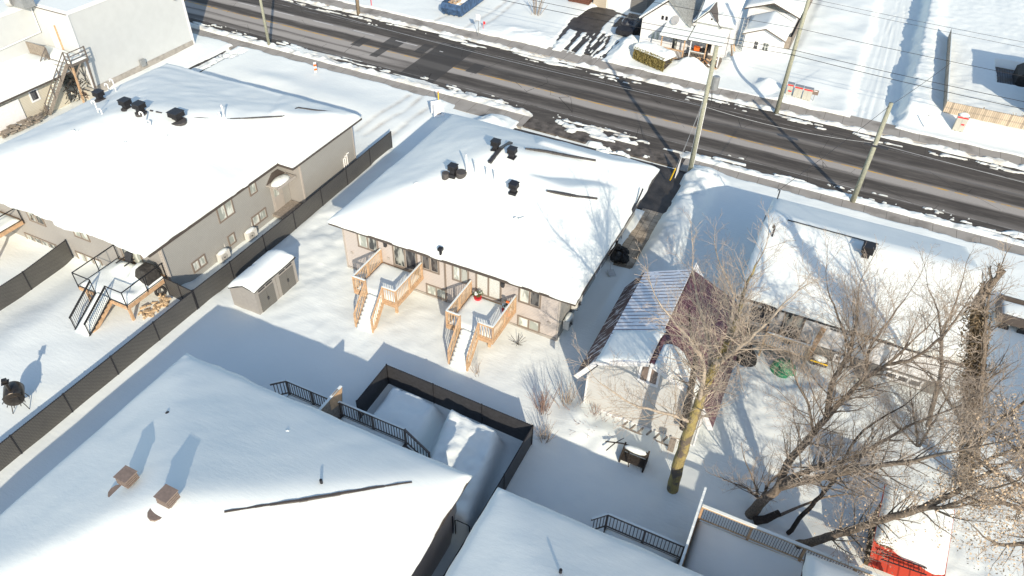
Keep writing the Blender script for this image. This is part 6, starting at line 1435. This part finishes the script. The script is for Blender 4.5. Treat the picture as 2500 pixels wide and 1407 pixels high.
# ================================================================== TREES
class Twigs:
    """fast tube collector"""
    def __init__(s): s.v = []; s.f = []
    def tube(s, pts, rads, n):
        o = len(s.v); m = len(pts); prev = None
        for i in range(m):
            p = pts[i]; t = pts[min(i+1, m-1)]-pts[max(i-1, 0)]
            if t.length < 1e-7: t = Vector((0,0,1))
            t.normalize()
            if prev is None: a = t.orthogonal().normalized()
            else:
                a = prev-t*prev.dot(t); a = a.normalized() if a.length > 1e-5 else t.orthogonal().normalized()
            prev = a; b = t.cross(a); r = rads[i]
            for k in range(n):
                th = 6.2832*k/n; s.v.append(tuple(p+a*(math.cos(th)*r)+b*(math.sin(th)*r)))
        for i in range(m-1):
            for k in range(n):
                k2 = (k+1) % n; s.f.append((o+i*n+k, o+i*n+k2, o+(i+1)*n+k2, o+(i+1)*n+k))
    def build(s, name, mat, parent):
        me = bpy.data.meshes.new(name); me.from_pydata(s.v, [], s.f); me.materials.append(MT[mat])
        me.polygons.foreach_set('use_smooth', [True]*len(me.polygons)); me.update()
        o = bpy.data.objects.new(name, me); C.objects.link(o)
        if parent is not None: o.parent = parent; o.matrix_parent_inverse = Matrix.Translation(-parent.location)
        return o
def rvec(r): return Vector((r.uniform(-1,1), r.uniform(-1,1), r.uniform(-1,1)))
def grow(T, tw, p, d, L, r, lev, rnd, up=.12, tips=None, rmin=.006, dens=1.0, spread=(28,62)):
    n = max(3, int(L/.32)); pts = [p.copy()]; rads = [r]; q = p.copy(); dd = d.copy()
    for i in range(n):
        dd = (dd+rvec(rnd)*.20+Vector((0,0,up*.5))).normalized(); q = q+dd*(L/n); pts.append(q.copy()); rads.append(max(rmin, r*(1-.72*(i+1)/n)))
    (T if r > .019 else tw).tube(pts, rads, 6 if r > .05 else (4 if r > .02 else 3))
    if lev <= 0 or L < .3:
        if tips is not None: tips.append((pts[-1].copy(), dd.copy()))
        return
    k = max(2, int(L/(.30 if lev > 1 else .20)*dens))
    for i in range(k):
        f = .18+.82*(i+rnd.random())/k; j = min(int(f*n), n-1); b = pts[j].lerp(pts[j+1], f*n-j)
        t = (pts[j+1]-pts[j]).normalized(); ax = t.cross(rvec(rnd)).normalized()
        nd = (Matrix.Rotation(R(rnd.uniform(*spread)), 3, ax)@t); nd = (nd+Vector((0,0,up))).normalized()
        grow(T, tw, b, nd, L*(.36+.26*rnd.random())*(1.12-.45*f), max(rmin, rads[j]*.55), lev-1, rnd, up, tips, rmin, dens, spread)
def limbpts(pts):
    out = []
    for p in pts:
        if len(p) == 3: q = WY(p[0], p[1], p[2])
        else: q = W(p[0], p[1], p[3])
        out.append(Vector(q))
    return out
def smoothpath(P, R_, sub=4, wob=.05, rnd=random):
    a = []; ra = []
    for i in range(len(P)-1):
        p0 = P[max(i-1, 0)]; p1 = P[i]; p2 = P[i+1]; p3 = P[min(i+2, len(P)-1)]
        for k in range(sub):
            t = k/sub; v = .5*((2*p1)+(p2-p0)*t+(2*p0-5*p1+4*p2-p3)*t*t+(3*p1-p0-3*p2+p3)*t**3)
            a.append(v+rvec(rnd)*wob*(i+k > 0)); ra.append(R_[i]*(1-t)+R_[i+1]*t)
    a.append(P[-1]); ra.append(R_[-1]); return a, ra
def tree(label, loc, limbs, seed, bark='bark', twig='twig', clen=2.4, lev=2, up=.12, every=.55, name='bare_tree', start=.25, leaves=0, leafmat='leaf', dens=1.0, limbmats=None):
    rnd = random.Random(seed); t = thing(name, label, 'tree', loc, 'leafless trees in the back yards')
    tw = Twigs(); br = Twigs(); tips = []; first = True
    for li, (pts, radii, st) in enumerate(limbs):
        P, ra = smoothpath(limbpts(pts), radii, 4, .03, rnd)
        tk = Twigs(); tk.tube(P, ra, 12 if ra[0] > .12 else 7); tk.build('trunk' if li == 0 else 'limb', (limbmats[li] if limbmats else bark), t)
        seg = 0; tot = sum((b-a).length for a, b in zip(P[:-1], P[1:])); acc = 0; nxt = tot*st
        for a, b, r in zip(P[:-1], P[1:], ra):
            L = (b-a).length
            while nxt < acc+L:
                f = (nxt-acc)/max(L, 1e-6); q = a.lerp(b, f); tt = (b-a).normalized(); ax = tt.cross(rvec(rnd)).normalized()
                nd = (Matrix.Rotation(R(rnd.uniform(30, 70)), 3, ax)@tt+Vector((0,0,up))).normalized()
                frac = nxt/tot
                grow(br, tw, q, nd, clen*(.55+.7*rnd.random())*(1.15-.5*frac), min(.034, max(.010, r*.34)), lev, rnd, up, tips, rmin=.0045, dens=dens)
                nxt += every*(.6+.8*rnd.random())
            acc += L
        grow(br, tw, P[-1], (P[-1]-P[-2]).normalized(), clen*.9, ra[-1], lev, rnd, up, tips, dens=dens)
    nf = len(tw.f); o_ = len(tw.v); tw.v += br.v; tw.f += [tuple(i+o_ for i in f) for f in br.f]
    ob = tw.build('branches', twig, t); ob.data.materials.append(MT[bark])
    mi = np.zeros(len(ob.data.polygons), np.int32); mi[nf:] = 1; ob.data.polygons.foreach_set('material_index', mi)
    if leaves:
        b = MB(); k = 0
        for p, d in tips:
            for _ in range(leaves):
                if rnd.random() < .55: continue
                c = p+rvec(rnd)*.30; a = rvec(rnd).normalized()*rnd.uniform(.035,.065); n = a.cross(rvec(rnd)).normalized()*rnd.uniform(.02,.04)
                b.v += [tuple(c-a), tuple(c+n), tuple(c+a), tuple(c-n)]; o = len(b.v)-4; b.f.append((o,o+1,o+2,o+3))
        b.build('leaves', leafmat, t)
    return t
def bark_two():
    m = bpy.data.materials.new('yellow_blotched_bark'); n, b = nodes(m); N, L = n.nodes, n.links
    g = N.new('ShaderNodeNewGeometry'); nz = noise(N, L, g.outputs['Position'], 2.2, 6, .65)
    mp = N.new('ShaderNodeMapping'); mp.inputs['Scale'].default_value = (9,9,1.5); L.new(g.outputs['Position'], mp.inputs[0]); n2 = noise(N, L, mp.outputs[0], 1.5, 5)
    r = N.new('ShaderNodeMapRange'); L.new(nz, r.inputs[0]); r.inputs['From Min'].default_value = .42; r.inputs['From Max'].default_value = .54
    c = mixc(N, L, r.outputs[0], (.17,.14,.11), (.46,.37,.13)); c = mixc(N, L, M_(N, L, 'MULTIPLY', n2, .7), c, (.08,.065,.05))  # yellow blotches spread over brown bark by noise
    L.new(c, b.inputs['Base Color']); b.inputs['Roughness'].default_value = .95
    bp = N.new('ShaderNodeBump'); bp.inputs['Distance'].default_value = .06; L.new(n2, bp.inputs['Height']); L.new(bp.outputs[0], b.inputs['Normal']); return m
MT['blotched'] = bark_two(); MT['paleb'] = newmat('pale_bark', (.40,.34,.27), .95, var=.3, scale=8, bump=.4)
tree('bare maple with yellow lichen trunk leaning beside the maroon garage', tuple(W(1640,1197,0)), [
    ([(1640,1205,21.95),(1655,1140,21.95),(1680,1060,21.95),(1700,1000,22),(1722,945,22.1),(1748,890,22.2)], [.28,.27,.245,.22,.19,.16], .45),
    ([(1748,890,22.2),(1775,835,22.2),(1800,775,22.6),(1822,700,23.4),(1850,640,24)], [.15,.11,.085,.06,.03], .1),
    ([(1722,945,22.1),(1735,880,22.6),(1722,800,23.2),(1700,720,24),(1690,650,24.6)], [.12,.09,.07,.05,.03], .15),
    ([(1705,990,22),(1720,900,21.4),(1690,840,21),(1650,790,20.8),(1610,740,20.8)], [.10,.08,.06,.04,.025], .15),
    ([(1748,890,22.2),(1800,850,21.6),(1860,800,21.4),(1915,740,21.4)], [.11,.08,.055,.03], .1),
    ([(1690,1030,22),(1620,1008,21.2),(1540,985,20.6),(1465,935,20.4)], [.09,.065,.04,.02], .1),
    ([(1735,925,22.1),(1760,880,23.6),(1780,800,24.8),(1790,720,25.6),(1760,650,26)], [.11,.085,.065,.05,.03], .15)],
    11, bark='paleb', twig='twig', clen=2.1, lev=2, every=.19, dens=1.22, limbmats=['blotched','blotched','paleb','paleb','paleb','paleb','paleb'])
tree('dark slim bare tree just behind the yellow lichen maple', tuple(W(1668,1040,0)), [
    ([(1668,1045,24.6),(1680,985,24.6),(1692,925,24.6),(1700,870,24.7),(1690,820,24.9)], [.19,.17,.15,.12,.08], .4)], 12, bark='barkdark', clen=1.6, every=.5)
tree('big spreading bare tree with long limbs reaching right, at lower right', tuple(W(1835,1250,0)), [
    ([(1832,1258,22.2),(1862,1222,22.3),(1900,1190,22.6),(1925,1130,23.2),(1985,1060,23.8),(2050,985,24.4),(2110,925,25),(2165,890,25.6),(2230,830,26.2)], [.27,.22,.19,.165,.14,.11,.085,.06,.03], .3),
    ([(2020,1015,24.1),(2030,940,24.8),(2070,870,25.6),(2088,800,26.4),(2095,720,27.2)], [.13,.11,.09,.06,.03], .1),
    ([(2080,890,25.6),(2065,830,26),(2040,760,26.6),(2020,700,27.2)], [.07,.05,.04,.02], .1),
    ([(2165,890,25.6),(2240,870,26),(2320,800,26.4),(2360,740,27)], [.08,.06,.045,.02], .1),
    ([(2110,925,25),(2125,850,25.8),(2165,790,26.6),(2210,730,27.4)], [.08,.06,.045,.02], .1),
    ([(1905,1190,22.6),(1985,1170,22.0),(2080,1148,21.6),(2160,1135,21.2),(2260,1118,21),(2390,1090,21)], [.17,.15,.12,.09,.06,.03], .12),
    ([(1905,1178,22.6),(2000,1140,23),(2080,1120,23.4),(2150,1080,24),(2230,1035,24.6),(2320,1000,25)], [.13,.11,.09,.07,.05,.03], .12),
    ([(1985,1060,23.8),(1975,990,24),(1945,930,24.3),(1930,870,24.6)], [.07,.055,.04,.02], .1)],
    21, bark='bark', twig='twig', clen=2.35, lev=2, every=.16, dens=1.22)
tree('thin dark sapling rising from behind the cedar topped rail', tuple(W(1924,1302,0)), [
    ([(1924,1302,22),(1962,1255,22.2),(2000,1215,22.4),(2040,1168,22.8),(2065,1110,23.3),(2110,1050,23.8),(2190,1000,24.4)], [.11,.10,.09,.08,.06,.045,.025], .35)], 22, bark='barkdark', clen=1.9, every=.3)
tree('low long limbed tree sweeping right over the red shed, tan leaves at its end', tuple(W(1955,1328,0)), [
    ([(1948,1330,21.2),(1990,1322,21.1),(2030,1308,21),(2090,1290,20.9),(2160,1268,20.8),(2240,1245,20.8),(2300,1218,21),(2370,1180,21.3),(2440,1140,21.8),(2500,1110,22.2)], [.20,.18,.17,.15,.14,.13,.11,.08,.06,.03], .15),
    ([(2250,1243,20.8),(2320,1235,20.6),(2390,1205,20.4),(2470,1180,20.2)], [.09,.07,.05,.03], .1)],
    23, bark='bark', twig='twig', clen=2.0, lev=2, every=.22, dens=1.22, leaves=2)
t = thing('broken_stump', 'broken fallen log end lying beside the low sweeping tree', 'stump', tuple(W(1860,1275,0))); b = MB(); b.tube([W(1840,1272,.25),W(1870,1268,.4),W(1903,1252,.6)], [.2,.19,.15], 10); b.build('log','barkdark',t); b = MB(); b.tube([W(1860,1272,.4),W(1905,1258,.5),W(1950,1238,.8),W(2010,1215,1.2),W(2080,1205,1.6)], [.09,.08,.06,.05,.03], 7); b.build('branch','bark',t)
tree('bushy bare thicket of shoots around the big spreading tree foot', tuple(W(1850,1215,0)), [
    ([(1850,1222,23.0),(1845,1190,23.1),(1830,1150,23.2)], [.08,.05,.03], .1), ([(1860,1215,23.0),(1880,1180,22.9),(1910,1150,22.8)], [.08,.05,.03], .1), ([(1850,1215,23),(1820,1190,23),(1790,1180,23)], [.07,.05,.03], .1)],
    24, clen=1.6, every=.14, up=.2, name='shrub')
tree('tall trunk wrapped in brown ivy with side limbs, far right', tuple(W(2355,1180,0)), [
    ([(2357,1185,28.6),(2362,1080,28.6),(2372,950,28.6),(2380,850,28.6),(2388,745,28.6)], [.34,.33,.31,.28,.24], .95),
    ([(2385,1120,28.3),(2390,1000,28),(2400,900,28),(2405,800,28.2),(2420,700,28.6)], [.14,.12,.10,.07,.04], .2),
    ([(2375,1100,28.2),(2430,1040,27.6),(2480,1000,27.2),(2540,950,27)], [.12,.09,.07,.04], .1),
    ([(2372,1060,28.4),(2330,1000,27.6),(2290,940,27.2),(2250,900,27)], [.08,.06,.04,.025], .1),
    ([(2375,1140,28),(2440,1110,27),(2510,1090,26.4)], [.10,.07,.04], .1)],
    31, bark='bark', twig='twig', clen=2.1, lev=2, every=.20, dens=1.22, limbmats=['ivy','bark','bark','bark','bark'])
iv = bpy.data.objects.get('bare_tree.005') or bpy.data.objects.get('bare_tree.004')
iv = [o for o in bpy.data.objects if o.get('label', '').startswith('tall trunk wrapped')][0]
b = MB(); rnd = random.Random(9); pts_ = [WY(2357,1185,28.6), WY(2362,1080,28.6), WY(2372,950,28.6), WY(2380,850,28.6), WY(2388,745,28.6)]
for i in range(5200):
    t_ = rnd.random()*4; k = min(int(t_), 3); c = Vector(pts_[k]*(1-t_+k)+pts_[k+1]*(t_-k)); a_ = rnd.uniform(0, 6.28); rr = .30+rnd.random()**2*.38
    c = c+Vector((math.cos(a_)*rr, math.sin(a_)*rr, 0)); u_ = rvec(rnd).normalized()*rnd.uniform(.05,.12); n_ = u_.cross(rvec(rnd)).normalized()*rnd.uniform(.01,.04); b.add([c-u_, c+n_, c+u_, c-n_], [(0,1,2,3)])
b.build('ivy', newmat('ivy_stems', (.20,.155,.10), .95, var=.5, scale=5), iv)
tree('slender bare tree standing left of the ivy wrapped trunk', tuple(W(2262,1030,0)), [
    ([(2265,1040,31.5),(2285,960,31.5),(2300,890,31.6),(2298,820,31.8),(2325,760,32),(2345,700,32.4)], [.13,.11,.09,.08,.05,.03], .3),
    ([(2298,820,31.8),(2290,760,32),(2265,700,32.3)], [.06,.04,.02], .1)], 32, bark='bark', clen=2.0, every=.24)
tree('twiggy reddish bush between the lower right trees', tuple(W(2240,1080,0)), [
    ([(2240,1090,27),(2235,1040,27),(2225,980,27.2)], [.07,.05,.03], .1), ([(2245,1090,27),(2275,1040,26.8),(2300,990,26.7)], [.06,.05,.03], .1), ([(2240,1090,27),(2200,1050,27),(2170,1020,27)], [.05,.04,.02], .1)],
    33, twig='twig', clen=2.2, every=.12, up=.15, name='shrub')
tree('oak holding tan dry leaves in the lower right corner', tuple(W(2590,1330,0)), [
    ([(2600,1340,22),(2590,1280,22),(2570,1220,22),(2540,1160,22.2),(2500,1090,22.6)], [.25,.22,.18,.13,.06], .2),
    ([(2590,1280,22),(2520,1250,21.4),(2450,1230,21),(2380,1220,20.8)], [.13,.10,.07,.03], .1),
    ([(2590,1300,22),(2520,1320,21),(2450,1330,20.4),(2400,1310,20)], [.12,.09,.06,.03], .1),
    ([(2570,1220,22),(2500,1190,21.6),(2430,1150,21.6),(2370,1110,22)], [.12,.09,.06,.03], .1)],
    41, bark='bark', twig='twig', clen=1.7, lev=2, every=.22, dens=1.2, leaves=9)
def bushy(label, px, py, n, h, spread_, mat, seed, tilt=(0,0), name='bush', r=.011):
    q = W(px, py, 0); t = thing(name, label, 'bush', tuple(q)); rnd = random.Random(seed); tw = Twigs()
    for i in range(n):
        a = rnd.uniform(0, 6.28); s = rnd.uniform(0, spread_); p0 = Vector((q[0]+s*.35*math.cos(a), q[1]+s*.35*math.sin(a), -.1))
        d = Vector((math.cos(a)*s*.5+tilt[0], math.sin(a)*s*.5+tilt[1], h*rnd.uniform(.5,1.1)))
        tw.tube([p0, p0+d*.5+rvec(rnd)*.06, p0+d+rvec(rnd)*.12], [r*1.3, r, r*.6], 3)
        if rnd.random() < .6: tw.tube([p0+d*.6, p0+d*.95+rvec(rnd)*.25], [r*.8, r*.5], 3)
    tw.build('stems', mat, t); return t
bushy('reddish leafless shrub poking through the snow at the windscreen fence corner', 1325, 1000, 46, 1.6, 1.1, 'twigred', 1)
bushy('thin grey stems beside the garage corner trim', 1385, 985, 40, 1.5, 1.6, 'twig', 2)
bushy('short twiggy stems right of the black fence corner', 1330, 1070, 36, 1.2, .8, 'twig', 3)
bushy('low reddish brush under the garage back wall', 1450, 1020, 70, .7, 2.2, 'twigred', 4)
bushy('small leafless sapling in the white yard across the street', 1307, 35, 26, 2.2, 1.6, 'twig', 5, r=.02)
bushy('lone dry weed stems on open snow below the right cedar deck', 1165, 912, 10, .8, .7, 'twig', 6)
